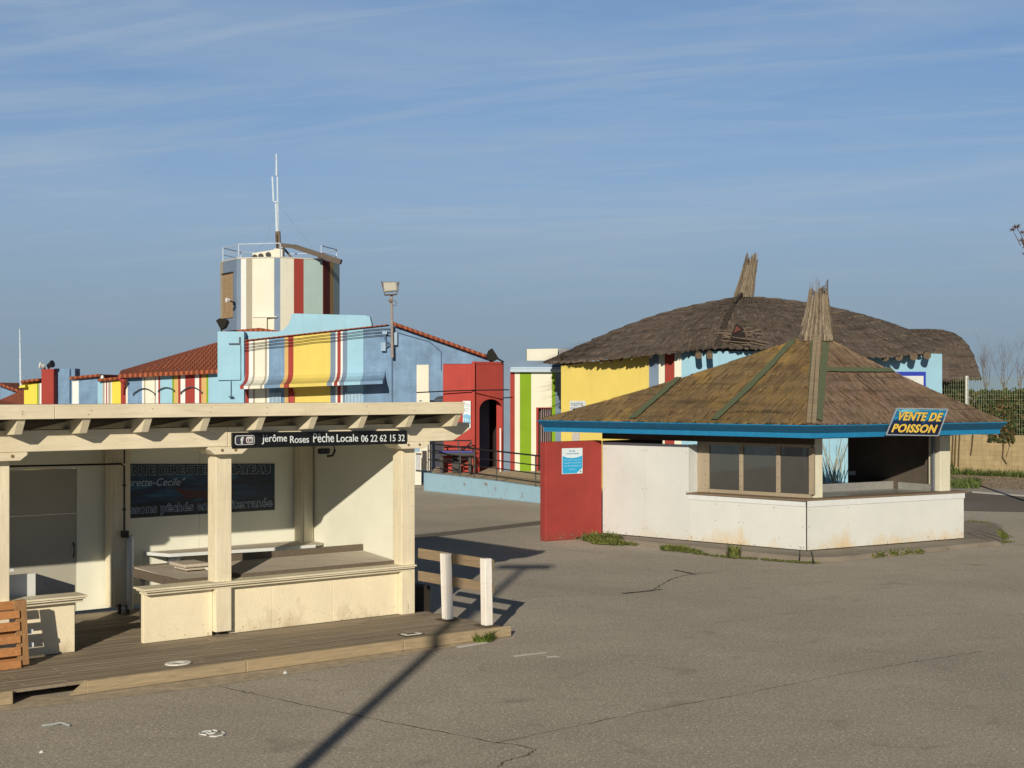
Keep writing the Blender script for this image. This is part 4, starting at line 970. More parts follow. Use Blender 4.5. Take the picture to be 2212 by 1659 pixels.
def tileroof(name, u0, v0, u1, v1, y, d, th, parent, n, over=.25, rise=0.0):
    mb = MB(); a, b = P(u0, v0, y), P(u1, v1, y); up = V((0, 0, th))
    mb.prism([a - V((0, over, 0)), b - V((0, over, 0)), b - V((0, over, 0)) + up, a - V((0, over, 0)) + up], (0, d + over, rise))
    for i in range(n):                                       # barrel tile ends along the verge
        q = a.lerp(b, (i + .5) / n) + up * .6 - V((0, over, 0)); e = (b - a) / n * .53
        mb.tube([q - e, q + e], th * .62, 8, 0, th * .5)
    return fixn(mb.build(name, TERRA, parent))
tileroof('roof', 847, 702, 1060, 777, YB, 9, .11, bld, 14); tileroof('roof', 838, 703, 526, 737, YB, 9, .035, bld, 26, .10)
for i in range(3):
    mb = MB(); d0, d1 = 6 + i * 6.5, 5 + i * 7
    pts = [P(490 + 30, 737 + d0, YB - .1)] + [P(527 + (830 - 527) * k / 8, 738 + d0 - 34 * k / 8 + 2.2 * math.sin(k * 2.4 + i) * .4, YB - .1) for k in range(9)] + [P(846, 706 + d1, YB - .08)]
    mb.tube(pts, .013, 5); mb.build('cable', BLACKM, bld)
mb = MB(); mb.tube([P(847, 708, YB - .04), P(847, 870, YB - .04)], .028, 6); mb.tube([P(847, 715, YB - .03), P(928, 738, YB - .03), P(953, 760, YB - .03), P(953, 800, YB - .03)], .02, 5)
mb.tube([P(905, 866, YB - .05), P(960, 864, YB - .05)], .02, 5); mb.build('pipe', plain('blue_grey_pipe', (96, 120, 140), .6), bld)
for u0, u1, v0, v1 in ((851, 858, 718, 745), (823, 833, 740, 758), (826, 836, 715, 722)): mb = MB(); mb.prism([P(u0, v1, YB - .22), P(u1, v1, YB - .22), P(u1, v0, YB - .22), P(u0, v0, YB - .22)], (0, .2, 0)); mb.build('junction_box', plain('pale_blue_box', (160, 182, 194), .6), bld)
mb = MB()
for j in range(4):
    mb.tube([P(826 + 2 * j, 712 + j, YB - .1), P(830 + j, 728 + 3 * j, YB - .16), P(836 + 3 * j, 738 + 2 * j, YB - .12), P(829 + j, 752, YB - .1)], .022, 5)
mb.build('cable', plain('blue_grey_pipe', (96, 120, 140), .6), bld)
for u0, u1, n_ in ((582, 608, 9), (746, 782, 12)):
    mb = MB()
    for k in range(n_):
        a = u0 + (u1 - u0) * k / n_; b = u0 + (u1 - u0) * (k + .6) / n_; mb.prism([P(a, 900, YB - .07), P(b, 900, YB - .07), P(b, 848, YB - .07), P(a, 848, YB - .07)], (0, .05, 0))
    mb.build('shutter', plain('ribbed_pale_shutter', (190, 216, 224), .5), bld)
mb = MB(); fprism(mb, [(625, 1000), (636, 1000), (636, 846), (625, 846)], YB - .06, .05); mb.build('door', plain('red_door', (178, 48, 38), .6), bld)
mb = MB(); fprism(mb, [(494, 741), (516, 741), (516, 728), (519, 728), (519, 744), (494, 744)], YB - .22, .05); mb.tube([P(499, 823, YB - .2), P(499, 856, YB - .2)], .015, 5); mb.tube([P(472, 822, YB - .18), P(520, 821, YB - .18), P(520, 746, YB - .18)], .016, 5); mb.disc(P(499, 857, YB - .3), (0, 0, 1), .09, .04, 8)
mb.build('conduit', plain('slate_pipe', (70, 92, 104), .6), bld)  # one dark blue-grey for the conduit
# arched door, dark, left of the red porch
mb = MB(); apts = [(937, 1040), (937, 866)] + [(956 + 19 * math.cos(math.radians(a)), 866 - 11 * math.sin(math.radians(a))) for a in range(165, 0, -15)] + [(975, 866), (975, 1040)]
fprism(mb, apts, YB - .03, .02); fixn(mb.build('doorway', plain('dark_blue_door', (22, 30, 52), .6), bld))

# tower
YT = 60.0; tx = P(605.5, 0, YT).x; TR_ = 2.49; tz0, tz1 = 5.2, 8.86
tow = thing('lookout_tower', (tx, YT, tz0), 'octagonal striped lookout tower with a flat railed top', 'tower')
FA = math.atan2(-tx, YT); vx = [(tx + TR_ * math.sin(math.radians(45 * k) + FA), YT - TR_ * math.cos(math.radians(45 * k) + FA)) for k in range(-4, 5)]   # vertex 4 faces the camera
facets = {2: [(0, .18, iT), (.18, 1, iG)], 3: [(0, .10, iG), (.10, .22, iW), (.22, .36, iT), (.36, .86, iC), (.86, 1, iG)], 4: [(0, .31, iC), (.31, .535, iR), (.535, .98, iS), (.98, 1, iD)], 5: [(0, .39, iD), (.39, .62, iO), (.62, 1, iS)], 0: [(0, 1, iG)], 1: [(0, 1, iG)], 6: [(0, 1, iS)], 7: [(0, 1, iS)]}
mb = MB()
for k, segs in facets.items():
    a, b = V((*vx[k], 0)), V((*vx[k + 1], 0))
    for f0, f1, mi in segs:
        p, q = a.lerp(b, f0), a.lerp(b, f1)
        mb.face([(p.x, p.y, tz0), (q.x, q.y, tz0), (q.x, q.y, tz1), (p.x, p.y, tz1)], mi)
mb.face([(x, y, tz1) for x, y in vx[:8]], iT)
tw = mb.build('wall', PAL, tow)
mb = MB(); mb.prism([(tx + (x - tx) * .99, YT + (y - YT) * .99, tz1 + .01) for x, y in vx[:8]], (0, 0, .05)); mb.build('roof_slab', plain('tower_slab', (214, 204, 180), .8), tow)
a, b = V((*vx[2], 0)), V((*vx[3], 0)); nrm = V((-(b - a).y, (b - a).x, 0)).normalized(); nrm = nrm if nrm.dot(V((tx, YT, 0)) - a) < 0 else -nrm
def TW(f, z, o): return a.lerp(b, f) + nrm * o + V((0, 0, z))
zz1, zz0 = CAMZ + YT * (843 - 597) / FO, CAMZ + YT * (843 - 690) / FO
mb = MB(); mb.prism([TW(.22, zz0, .02), TW(.80, zz0, .02), TW(.80, zz1, .02), TW(.22, zz1, .02)], nrm * .03); mb.prism([TW(.20, zz1, .0), TW(.82, zz1, .0), TW(.82, zz1 + .05, .0), TW(.20, zz1 + .05, .0)], nrm * .1, 1)
w_ = fixn(mb.build('window', [plain('tan_shutter', (186, 150, 106), .7), DARK], tow))
mb = MB()
for f0, f1 in ((.25, .49), (.53, .77)):
    for k in range(22): z = zz0 + .1 + k * (zz1 - zz0 - .2) / 22; mb.prism([TW(f0, z, .05), TW(f1, z, .05), TW(f1, z + .05, .065), TW(f0, z + .05, .065)], nrm * .01)
fixn(mb.build('slats', plain('pale_shutter_slats', (200, 166, 120), .7), w_))
mb = MB(); mb.box(P(549, 0, YT - 2.3).x, P(578, 0, YT - 2.3).x, YT - 2.5, YT - 1.6, 5.3, CAMZ + (YT - 2.3) * (843 - 686) / FO); mb.box(P(547, 0, YT - 2.3).x, P(600, 0, YT - 2.3).x, YT - 2.55, YT - 1.55, CAMZ + (YT - 2.3) * (843 - 686) / FO, CAMZ + (YT - 2.3) * (843 - 684) / FO)
mb.build('chimney_box', CRM, tow)
rl = MB(); rt = 9.47
rv = [(tx + (x - tx) * .95, YT + (y - YT) * .95) for x, y in vx[:8]]
for i in range(8):
    (x0, y0), (x1, y1) = rv[i], rv[(i + 1) % 8]
    rl.tube([(x0, y0, tz1), (x0, y0, rt)], .028, 5)
    if i not in (4,): rl.tube([(x0, y0, rt), (x1, y1, rt)], .026, 5)
    if i in (1, 2, 5, 6, 7, 0): rl.tube([(x0, y0, tz1 + .32), (x1, y1, tz1 + .32)], .016, 5)
rl.build('railing', plain('pale_railing', (206, 214, 220), .5), tow)
YV = YT - 1.75
mb = MB(); mb.prism([P(545, 566, YV), P(594, 566, YV), P(594, 539, YV), P(545, 547, YV)], (0, .5, 0)); mb.prism([P(592, 566, YV - .1), P(610, 566, YV - .1), P(610, 533, YV - .1), P(592, 537, YV - .1)], (0, .6, 0))
fixn(mb.build('vent_block', CRM, tow))
mb = MB()
for u, v in ((551, 555), (564, 553), (580, 550)): mb.tube([P(u, v, YV - .005), P(u - 1, v, YV - .10)], .105, 12)
mb.build('vent_pipe', BLACKM, tow)
mb = MB(); mb.bar(P(606, 529, YT - 1.5), P(637, 533, YT - 1.8), .16, .16); mb.bar(P(637, 533, YT - 1.8), P(737, 566, YT - 2.3), .18, .20); mb.bar(P(612, 535, YT - 1), P(630, 557, YT - 1), .08, .08); mb.prism([P(684, 559, YT - 2.1), P(698, 559, YT - 2.1), P(690, 551, YT - 2.1)], (0, .2, 0))
mb.build('timber_beam', raw_wood('grey_beam', (110, 96, 82), 'x', .1), tow)
mast = thing('antenna_mast', P(601, 530, YT - .5), 'tall thin antenna mast with two rods standing on the striped tower', 'antenna')
mb = MB(); mb.bar(P(602, 535, YT - .5), P(600, 500, YT - .5), .16, .2); mb.bar(P(597, 530, YT - .7), P(596, 505, YT - .7), .06, .06); mb.build('base', raw_wood('mast_wood', (122, 104, 86), 'z', .1), mast)
mb = MB(); mb.tube([P(598.5, 500, YT - .5), P(596, 440, YT - .5)], .055, 6, 0, .045); mb.tube([P(601, 500, YT - .45), P(599, 380, YT - .45), P(598, 370, YT - .45)], .035, 6); mb.tube([P(597.5, 380, YT - .5), P(597, 332, YT - .5)], .045, 6, 0, .03)
mb.tube([P(588.5, 382, YT - .5), P(591, 435, YT - .5)], .04, 6); mb.tube([P(591, 436, YT - .5), P(599, 436, YT - .5)], .035, 6); mb.build('rod', plain('white_fibreglass', (226, 232, 236), .5), mast)
mb = MB(); mb.tube([P(601, 440, YT - .5), P(692, 557, YT - 1.5)], .008, 4); mb.tube([P(599, 440, YT - .5), P(575, 520, YT), P(540, 557, YT - 1.5)], .006, 4); mb.build('guy_wire', plain('grey_wire', (140, 150, 160), .5), mast)
wl = thing('tower_lamp', P(497, 650, YT - 2), 'small white lamp on a bracket in front of the tower shutter', 'lamp')
mb = MB(); mb.tube([P(506, 655, YT - 2.0), P(500, 651, YT - 2.4), P(494, 648, YT - 2.6)], .03, 6); mb.tube([P(505, 651, YT - 2), P(506, 660, YT - 2)], .04, 6); mb.build('bracket', BLACKM, wl)
mb = MB(); mb.tube([P(496, 648, YT - 2.6), P(489, 648, YT - 2.7)], .06, 8, 0, .1); mb.build('head', WHITEP, wl)

# floodlights
def flood(name, label, u0, v0, u1, v1, y, flip, base):
    r = thing(name, P(base[0], base[1], y), label, 'floodlight', 'black roof edge floodlights')
    mb = MB(); a, b = P(u0, v0, y), P(u1, v1, y); d = (b - a).normalized(); pn = V((d.z, 0, -d.x)) * flip; w = .24
    mb.prism([a, b, b + pn * w * .7, b - d * .14 + pn * w * 1.5, a + d * .14 + pn * w * 1.5, a + pn * w * .7], (0, .42, 0)); fixn(mb.build('housing', plain('floodlight_black', (8, 8, 10), .85), r, bevel=.02))
    mb = MB(); mb.prism([a + d * .04 - pn * .006 + V((0, .03, 0)), b - d * .04 - pn * .006 + V((0, .03, 0)), b - d * .04 + V((0, .03, 0)), a + d * .04 + V((0, .03, 0))], (0, .36, 0)); fixn(mb.build('lens', plain('floodlight_glass', (30, 31, 33), .25), r))
    mb = MB(); mb.tube([P(base[0], base[1], y + .2), a.lerp(b, .6) + pn * .12 + V((0, .2, 0))], .035, 6); mb.build('bracket', BLACKM, r)
flood('floodlight', 'black floodlight tilted outward at the foot of the striped tower', 466, 692, 477, 712, YB - .2, -1, (478, 716))
flood('floodlight', 'large black floodlight on the blue wall above the red porch corner', 1063, 752, 1077, 774, 51.5, 1, (1088, 782))
pf = thing('floodlight_pole', P(847, 770, YB - .35), 'rusty pole carrying a square floodlight beside the blue gable', 'lamp post')
mb = MB(); mb.tube([P(847.5, 772, YB - .35), P(846, 637, YB - .35)], .055, 8, 0, .045); mb.build('pole', plain('rusty_pole', (168, 148, 130), .8, 0, .25, 12), pf)
mb = MB(); mb.prism([P(829, 631, YB - .6), P(860, 628, YB - .6), P(858, 608, YB - .4), P(826, 608, YB - .4)], (0, .25, 0)); fixn(mb.build('housing', plain('grey_housing', (150, 146, 138), .5), pf, bevel=.02))
mb = MB(); mb.prism([P(831, 629, YB - .63), P(856, 627, YB - .63), P(854, 610.5, YB - .43), P(829, 611, YB - .43)], (0, .02, 0)); fixn(mb.build('lens', plain('warm_lens', (204, 194, 168), .2), pf))
mb = MB(); mb.tube([P(824, 607, YB - .5), P(831, 637, YB - .5), P(857, 636, YB - .5), P(862, 608, YB - .5)], .022, 5); mb.bar(P(831, 637, YB - .4), P(856, 636, YB - .4), .07, .06); mb.disc(P(843, 650, YB - .4), (0, 1, 0), .07, .14, 8); mb.tube([P(850, 648, YB - .36), P(858, 655, YB - .36), P(855, 661, YB - .36), P(848, 658, YB - .36)], .012, 4)
mb.build('frame', plain('rusty_frame', (120, 96, 78), .7), pf)

# left wing with the red tile roof and mouldings
YW = 55.0
wing = thing('tiled_wing', V((P(360, 0, YW).x, YW, 0)), 'low wing with red tiled roof and painted stripes left of the tower', 'building')
mb = MB()
cw = [261, 272, 276, 307, 311, 314, 334, 337, 342, 346, 372, 376, 385, 390, 400, 421, 430, 435, 446, 450, 472]
striped(mb, cw, [iR, iC, iM, iW, iT, iC, iT, iW, iR, iL, iN, iO, iR, iW, iR, iW, iR, iO, iN, iL], prof([(261, 814), (472, 805)]), YW, 6, 0)
mb.build('wall', PAL, wing)
mb = MB()
a, b, c_, d = P(258, 814, YW - .4), P(470, 804, YW - .4), P(470, 745, YW + 4.2), P(262, 806, YW + 3.5)
mb.prism([a, b, c_, d], (0, 0, .08))
for i in range(44):
    q = a.lerp(b, (i + .5) / 44); q2 = d.lerp(c_, (i + .5) / 44); mb.tube([q + V((0, -.02, .03)), q2 + V((0, 0, .04))], .085, 8, 0)
fixn(mb.build('roof', TERRA, wing))
for u0, u1, v0, v1 in ((288, 334, 850, 839), (342, 376, 843, 837), (391, 436, 847, 836)):
    mb = MB(); mb.tube([P(u0, v0 + 4, YW - .05)] + [P(u0 + (u1 - u0) * k / 10, v0 - (v0 - v1) * math.sin(math.pi * k / 10), YW - .09) for k in range(11)] + [P(u1, v0 + 3, YW - .05)], .022, 6); mb.build('arch_moulding', plain('moulding_with_shadow', (70, 78, 82), .8), wing)  # moulding and its shadow line drawn together in one dark grey
mb = MB(); mb.tube([P(263, 818, YW - .1), P(268, 832, YW - .15), P(266, 850, YW - .1)], .11, 6, 0, .05); mb.tube([P(259, 815, YW - .1), P(270, 826, YW - .3)], .12, 6, 0, .09); mb.build('corner_ornament', RED2, wing)
# small row of low painted buildings at far left
lo = thing('striped_annex', V((P(205, 0, 57).x, 57, 0)), 'low white and blue annex with red tile coping between the pillar and wing', 'building')
mb = MB(); striped(mb, [156, 170, 211, 222, 226, 229, 231.5, 234, 239, 242, 262], [iW, iM, iL, iT, iW, iR, iW, iT, iC, iZ], prof([(156, 821), (217, 815), (217.1, 824), (262, 821)]), 57, 5); mb.build('wall', PAL, lo)
for q in ((155, 820, 219, 814), (215, 824.5, 262, 820)):
    tileroof('roof', *q, 57, 4, .10, lo, 7, .2)
mb = MB(); bmc = P(221, 814, 56.8); mb.tube([bmc + V((0, 0, -.06)), bmc + V((0, 0, .06))], .08, 10, 0, .05); mb.build('lamp', WHITEP, lo)
bx_ = thing('blue_box_building', V((P(139, 0, 58).x, 58, 0)), 'square mid blue rendered block beside the red pillar at far left', 'building')
mb = MB(); fprism(mb, [(116.5, 1040), (162, 1040), (162, 796), (116.5, 796)], 58, .7); mb.build('wall', MBLUE, bx_, bevel=.03)
mb = MB(); fprism(mb, [(150, 1040), (151.5, 1040), (151.5, 797), (150, 797)], 57.98, .01); mb.tube([P(151, 797, 57.96), P(151, 870, 57.96)], .03, 5); mb.build('pipe', plain('blue_grey_pipe', (96, 120, 140), .6), bx_)
mb = MB(); fprism(mb, [(89, 1040), (116, 1040), (116, 797), (89, 797)], 57.6, 1.2); one(mb, 'red_pillar', RED2, 'square red pillar carrying two small spotlights at far left', 'pillar', bevel=.02)
for u, lab, fl, m_ in ((86, 'white small spotlight on the red pillar', -1, WHITEP), (113, 'dark small spotlight on the red pillar', 1, BLACKM)):
    r = thing('spotlight', P(102, 797, 57.8), lab, 'spotlight', 'spotlights on the red pillar')
    mb = MB(); mb.tube([P(u, 786 if fl > 0 else 789, 57.5), P(u - 9 * fl, 791, 57.6)], .13, 8, 0, .09); mb.disc(P(u, 786 if fl > 0 else 789, 57.5), (fl, -.3, .2), .15, .05, 10); mb.build('head', m_, r)
    mb = MB(); mb.tube([P(u - 9 * fl, 791, 57.7), P(u - 9 * fl + 2, 798, 57.9)], .035, 5); mb.build('bracket', BLACKM, r)
yl = thing('yellow_annex', V((P(70, 0, 59).x, 59, 0)), 'small yellow annex with red tile coping left of the red pillar', 'building')
mb = MB(); striped(mb, [52, 80, 83, 86, 90], [iZ, iN, iT, iW], prof([(52, 829), (90, 826)]), 59, 5); mb.build('wall', PAL, yl)
tileroof('roof', 50, 828, 90, 823, 59, 5, .10, yl, 6, .25); mb = MB(); fprism(mb, [(40, 838), (54, 837), (54, 831), (44, 832)], 58.7, .3); mb.build('eave_block', YEL2, yl)
fl_ = thing('far_gable_house', V((P(10, 0, 66).x, 66, 0)), 'blue gabled house with red tiles at the far left edge', 'house')
mb = MB(); fprism(mb, [(-60, 1020), (60, 1020), (60, 858), (2, 834), (-60, 870)], 66, 8); fixn(mb.build('wall', MBLUE, fl_))
tileroof('roof', 0, 832, 52, 851, 66, 8, .12, fl_, 6, .3); mb = MB(); mb.prism([P(-60, 884, 62), P(52, 880, 62), P(52, 846, 65.5), P(0, 868, 65.5), P(-60, 880, 65.5)], (0, 0, .1)); mb.build('lean_to_roof', TERRA, fl_)
mb = MB(); mb.tube([P(45, 836, 59), P(44, 775, 59)], .045, 6); mb.tube([P(44, 775, 59), P(42.5, 711, 59)], .035, 6, 0, .02); one(mb, 'antenna_pole', plain('white_fibreglass', (226, 232, 236), .5), 'thin white aerial pole rising from the yellow annex at far left', 'antenna')

# red porch
YP = 51.0
por = thing('red_porch', V((P(1020, 0, YP).x, YP, .6)), 'brick red porch with a dark arched doorway', 'porch')
PR1 = plaster('porch_red_render', (196, 74, 62), .12, .15)
mb = MB(); A0, A1, A2 = P(957, 0, YP), P(1019, 0, YP - .1), P(1087, 0, YP + .9)
def wallq(mb, a, b, z0, z1, th): mb.prism([V((a.x, a.y, z0)), V((b.x, b.y, z0)), V((b.x, b.y, z1)), V((a.x, a.y, z1))], (0, th, 0))
zt_ = CAMZ + YP * (843 - 781) / FO
wallq(mb, A0, A1, 0, zt_ - .08, .3)
def PA(k, z): q = A1.lerp(A2, k); return V((q.x, q.y, z))
def zp(v): return CAMZ - (YP + .5) * (v - HV) / FO
outl = [PA(0, 0), PA(.24, 0), PA(.24, zp(885))] + [PA(.60 + .36 * math.cos(math.radians(a)), zp(885) + (zp(862) - zp(885)) * math.sin(math.radians(a))) for a in range(170, 5, -12)] + [PA(.96, zp(885)), PA(.96, 0), PA(1, 0), PA(1, zt_), PA(0, zt_)]
mb.prism(outl, (0, .3, 0))
wallq(mb, A2 + V((-.25, .3, 0)), A2 + V((0, .3, 0)), 0, zt_ - .01, 3); mb.prism([V((A0.x, A0.y, zt_ - .1)), V((A1.x, A1.y, zt_ - .1)), PA(1, zt_ - .1), V((A2.x, A2.y + 3, zt_ - .1)), V((A0.x, A0.y + 3, zt_ - .1))], (0, 0, .02)); wallq(mb, A0 + V((0, .3, 0)), A0 + V((.25, .3, 0)), 0, zt_ - .1, 3)
fixn(mb.build('wall', PR1, por))
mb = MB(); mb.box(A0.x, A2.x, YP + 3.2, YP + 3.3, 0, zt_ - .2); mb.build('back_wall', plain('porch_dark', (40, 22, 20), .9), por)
mb = MB(); mb.box(P(1020, 0, YP).x, P(1026, 0, YP).x, YP - .22, YP - .12, .5, zt_); mb.build('pilaster', PR1, por)
mb = MB(); mb.box(P(1079, 0, YP).x, P(1082, 0, YP).x, YP + .5, YP + .6, .5, zp(925)); mb.build('door_edge', WHITEP, por)
mb = MB(); mb.tube([P(900, 848, YP - .3), P(960, 845, YP - .3), P(1019, 843, YP - .3), P(1100, 842, YP - .1)], .022, 5); one(mb, 'overhead_cable', BLACKM, 'thin dark cable strung across the red porch front', 'cable')
pn = thing('wave_sign', P(1009, 895, YP - .2), 'white notice with blue waves on the red porch behind the beam end', 'notice')
mb = MB(); fprism(mb, [(1000, 925), (1016.5, 925), (1016.5, 866), (1000, 866)], YP - .2, .04); mb.build('board', plain('notice_white', (240, 244, 240), .5, 0, .04), pn)
mb = MB()
for u0, u1, v0 in ((1001, 1006, 921), (1006, 1011, 924), (1011, 1016, 920)): fprism(mb, [(u0, v0 - 4), (u1, v0 - 4), ((u0 + u1) / 2 + 1, v0 - 20), (u0 + 1, v0 - 24)], YP - .205, .005)
fprism(mb, [(1000.5, 902), (1016, 906), (1016, 898), (1009, 894), (1000.5, 896)], YP - .207, .004); mb.build('blue_waves', plain('sky_blue_print', (120, 186, 214), .5), pn)
mb = MB(); text_mb(mb, 'TOI', P(1003, 879, YP - .21), (1, 0, 0), (0, 0, 1), .18, .12); text_mb(mb, 'ICI', P(1003, 889, YP - .21), (1, 0, 0), (0, 0, 1), .16, .12); mb.build('lettering', plain('grey_print', (150, 150, 156), .5), pn)

# striped wall with barred window, cornice
sw = thing('striped_wall_building', V((P(1150, 0, YP + .6).x, YP + .6, 0)), 'grey blue building with green and cream stripes and a barred window', 'building')
YS = YP + .7; mb = MB()
cs = [1088, 1102, 1112, 1123, 1147.5, 1158, 1192, 1200, 1212]
def zs(v): return CAMZ - YS * (v - HV) / FO
def XS(u): return YS * (u - CU) / FO
for (a, b), mi in zip(zip(cs[:-1], cs[1:]), [iG, iR, iC, iN, iC, iC, iN, iG]):
    for z0, z1 in (((0, .55), (zs(882), zs(800))) if (a, b) == (1158, 1192) else ((0, zs(800)),)):
        mb.face([(XS(a), YS, z0), (XS(b), YS, z0), (XS(b), YS, z1), (XS(a), YS, z1)], mi)
mb.box(XS(1088), XS(1222), YS + .01, YS + 5, zs(800) - .02, zs(779), None, iG); mb.box(XS(1088) + .01, XS(1150), YS + .3, YS + 5, 0, zs(801), None, iG); mb.box(XS(1196), XS(1222), YS + .3, YS + 5, 0, zs(801), None, iG)
mb.face([(XS(1088), YS, zs(800)), (XS(1222), YS, zs(800)), (XS(1222), YS, zs(779)), (XS(1088), YS, zs(779))], iG)
mb.face([(XS(1088), YS, 0), (XS(1088), YS + 5, 0), (XS(1088), YS + 5, zs(779)), (XS(1088), YS, zs(779))], iG)
mb.build('wall', PAL, sw)
mb = MB(); mb.box(XS(1102), XS(1221), YS - .22, YS - .005, zs(804), zs(797)); mb.box(XS(1103), XS(1221), YS - .16, YS - .005, zs(797) + .003, zs(793)); mb.build('cornice', plaster('pale_cornice', (204, 216, 220), .06, .12), sw, bevel=.012)
mb = MB(); mb.box(XS(1158), XS(1163), YS + .0, YS + .3, .55, zs(882)); mb.face([(XS(1158), YS + .3, .55), (XS(1192), YS + .3, .55), (XS(1192), YS + .3, zs(882)), (XS(1158), YS + .3, zs(882))], 1); mb.box(XS(1158), XS(1192), YS - .02, YS + .3, zs(882), zs(880))
wn2 = mb.build('window', [RED2, plain('window_dark', (50, 24, 24), .5)], sw)
for k in range(5): 
    mb = MB(); u = 1170 + 4.6 * k; mb.tube([(XS(u), YS + .08, .56), (XS(u), YS + .08, zs(884))], .022, 5); mb.build('bar', plain('pale_bar', (150, 130, 126), .6), wn2)
mb = MB(); Yc = 63; fprism(mb, [(1138, 900), (1205, 900), (1205, 753), (1138, 754)], Yc, 4); c_ = mb.build('body', WHITEP)
ct = thing('rooftop_block', P(1170, 900, Yc), 'plain white rooftop block behind the striped wall', 'roof block'); bpy.data.objects.remove(c_)
mb = MB(); fprism(mb, [(1138, 900), (1205, 900), (1205, 753), (1138, 754)], Yc, 4); mb.build('body', CRM, ct)
mb = MB()
for k in range(8): mb.bar(P(1206 + 3 * k, 778, Yc + .5), P(1206 + 3 * k, 754, Yc + .5), .05, .05)
mb.bar(P(1205, 754, Yc + .5), P(1230, 755, Yc + .5), .06, .06); mb.bar(P(1205, 766, Yc + .5), P(1230, 766, Yc + .5), .04, .04); mb.build('grille', plain('grey_grille', (150, 146, 140), .6), ct)

# ramp with pale blue wall and railing
rw = thing('ramp_wall', G(915, 1060), 'pale blue chipped ramp wall leading down to the kiosk', 'wall')
q0, q1 = G(915, 1060), G(1180, 1088.6); q2 = q0 + (q1 - q0) * 1.35
def RWZ(k): return .63 - .21 * min(k, 1.2)
RB = plaster('chipped_pale_blue', (174, 205, 210), .08, .14, .3, chip=.06)
mb = MB(); dq = (q2 - q0).normalized(); nq = V((-dq.y, dq.x, 0)); nq = nq if nq.y > 0 else -nq
mb.prism([q0, q2, q2 + V((0, 0, .40)), q0.lerp(q2, .45) + V((0, 0, .565)), q0 + V((0, 0, .63))], nq * .25); fixn(mb.build('wall', RB, rw, bevel=.015))
mb = MB(); mb.prism([q0 + nq * .25 + V((0, 0, .58)), q2 + nq * .25 + V((0, 0, .34)), q2 + V((6, 3, .34)), q0 + V((7, 4.2, .6)), q0 + V((.2, 4.2, .6))], (0, 0, -.3)); fixn(mb.build('ramp_floor', plain('dusty_concrete', (134, 116, 90), .95, 0, .3, 6), rw))
rr = thing('ramp_railing', q0 + V((0, 0, .6)), 'dark metal railing along the top of the pale blue ramp wall', 'railing')
def RT(k, h): return q0.lerp(q1, k) + nq * .12 + V((0, 0, RWZ(k) + h))
for k in (.045, .30, .42, .60, .90, 1.16):
    mb = MB(); mb.bar(RT(k, -.08), RT(k, 1.02), .045, .045); mb.build('post', BLACKM, rr)
for h in (1.02, .72, .46, .2):
    mb = MB(); mb.tube([RT(.03, h), RT(.42, h), RT(1.2, h)], .028 if h > 1 else .02, 6); mb.build('rail', BLACKM, rr)
r2 = thing('stair_railing', P(1015, 1010, YP - 1), 'dark and red braced stair railing in front of the red porch', 'railing')
e0, e1_ = P(925, 1030, 50.2), P(1018, 1030, YP - .8)
mb = MB()
for k in (0, .35, .7, 1): q = e0.lerp(e1_, k); mb.bar(V((q.x, q.y, .6)), V((q.x, q.y, 1.72)), .045, .045)
mb.build('post', BLACKM, r2)
mb = MB()
for z in (1.72, 1.36, 1.05): mb.tube([V((e0.x, e0.y, z)), V((e1_.x, e1_.y, z))], .025, 6)
mb.tube([V((e1_.x, e1_.y, 1.66)), V((e0.lerp(e1_, .55).x, e0.lerp(e1_, .55).y, 1.0))], .03, 6); mb.build('rail', BLACKM, r2)
mb = MB()
for z in (1.25, 1.0, .8): mb.tube([P(992, 843 + (3.5 - z) * 61, YP - .6), V((e1_.x + .1, e1_.y + .1, z + .25))], .025, 6)
mb.tube([V((e1_.x + .08, e1_.y, .6)), V((e1_.x, e1_.y, 1.4))], .035, 6); mb.build('brace', plain('red_steel', (178, 84, 66), .6), r2)
pt = thing('picnic_table', V((P(985, 0, 50.4).x, 50.4, .6)), 'blue topped table with dark legs behind the ramp railing', 'table')
c0 = V((P(985, 0, 50.4).x, 50.4, 0))
mb = MB(); mb.box(-.6, .62, -.42, .42, 1.30, 1.36, lambda x, y, z: c0 + V((x, y, z))); mb.build('table_top', plain('royal_blue_plastic', (58, 62, 150), .4), pt, bevel=.015)
mb = MB(); mb.box(-.62, .64, -.44, .44, 1.2, 1.298, lambda x, y, z: c0 + V((x, y, z))); mb.build('apron', BLACKM, pt)
for x, y in ((-.5, -.3), (.5, -.3), (-.5, .3), (.5, .3), (.0, .0)):
    mb = MB(); w = .05 if x else .14; mb.box(x - w, x + w, y - .05, y + .05, .58, 1.2, lambda a, b, z: c0 + V((a, b, z))); mb.build('leg', BLACKM, pt)
wdw = thing('white_door', V((P(901, 0, 52).x, 52, 0)), 'white boarded door with pinned notices right of the market stall', 'door')
mb = MB(); mb.box(P(893, 0, 52).x - .5, P(910, 0, 52).x, 52, 52.1, .03, CAMZ - 52 * (958 - HV) / FO); mb.build('door_leaf', board('white_door_board', (244, 232, 206), .3), wdw)
mb = MB(); fprism(mb, [(898, 1015), (907, 1015), (907, 982), (898, 982)], 51.97, .02); fprism(mb, [(896, 975), (906, 975), (906, 962), (896, 962)], 51.965, .02, 1); mb.bar(P(898, 1016, 51.95), P(910, 1017, 51.95), .05, .04, 2); mb.bar(P(898, 980, 51.95), P(910, 980.5, 51.95), .05, .04, 2); mb.build('notice', [plain('grey_poster', (196, 192, 182), .6, 0, .5, 60), plain('blue_poster', (140, 180, 200), .6), BLACKM], wdw)
mb = MB(); mb.box(P(912, 0, 53).x, P(928, 0, 53).x, 53, 53.1, .5, 3.4); one(mb, 'white_panel', CRM, 'tall cream panel beside the blue wall at the ramp end', 'panel')

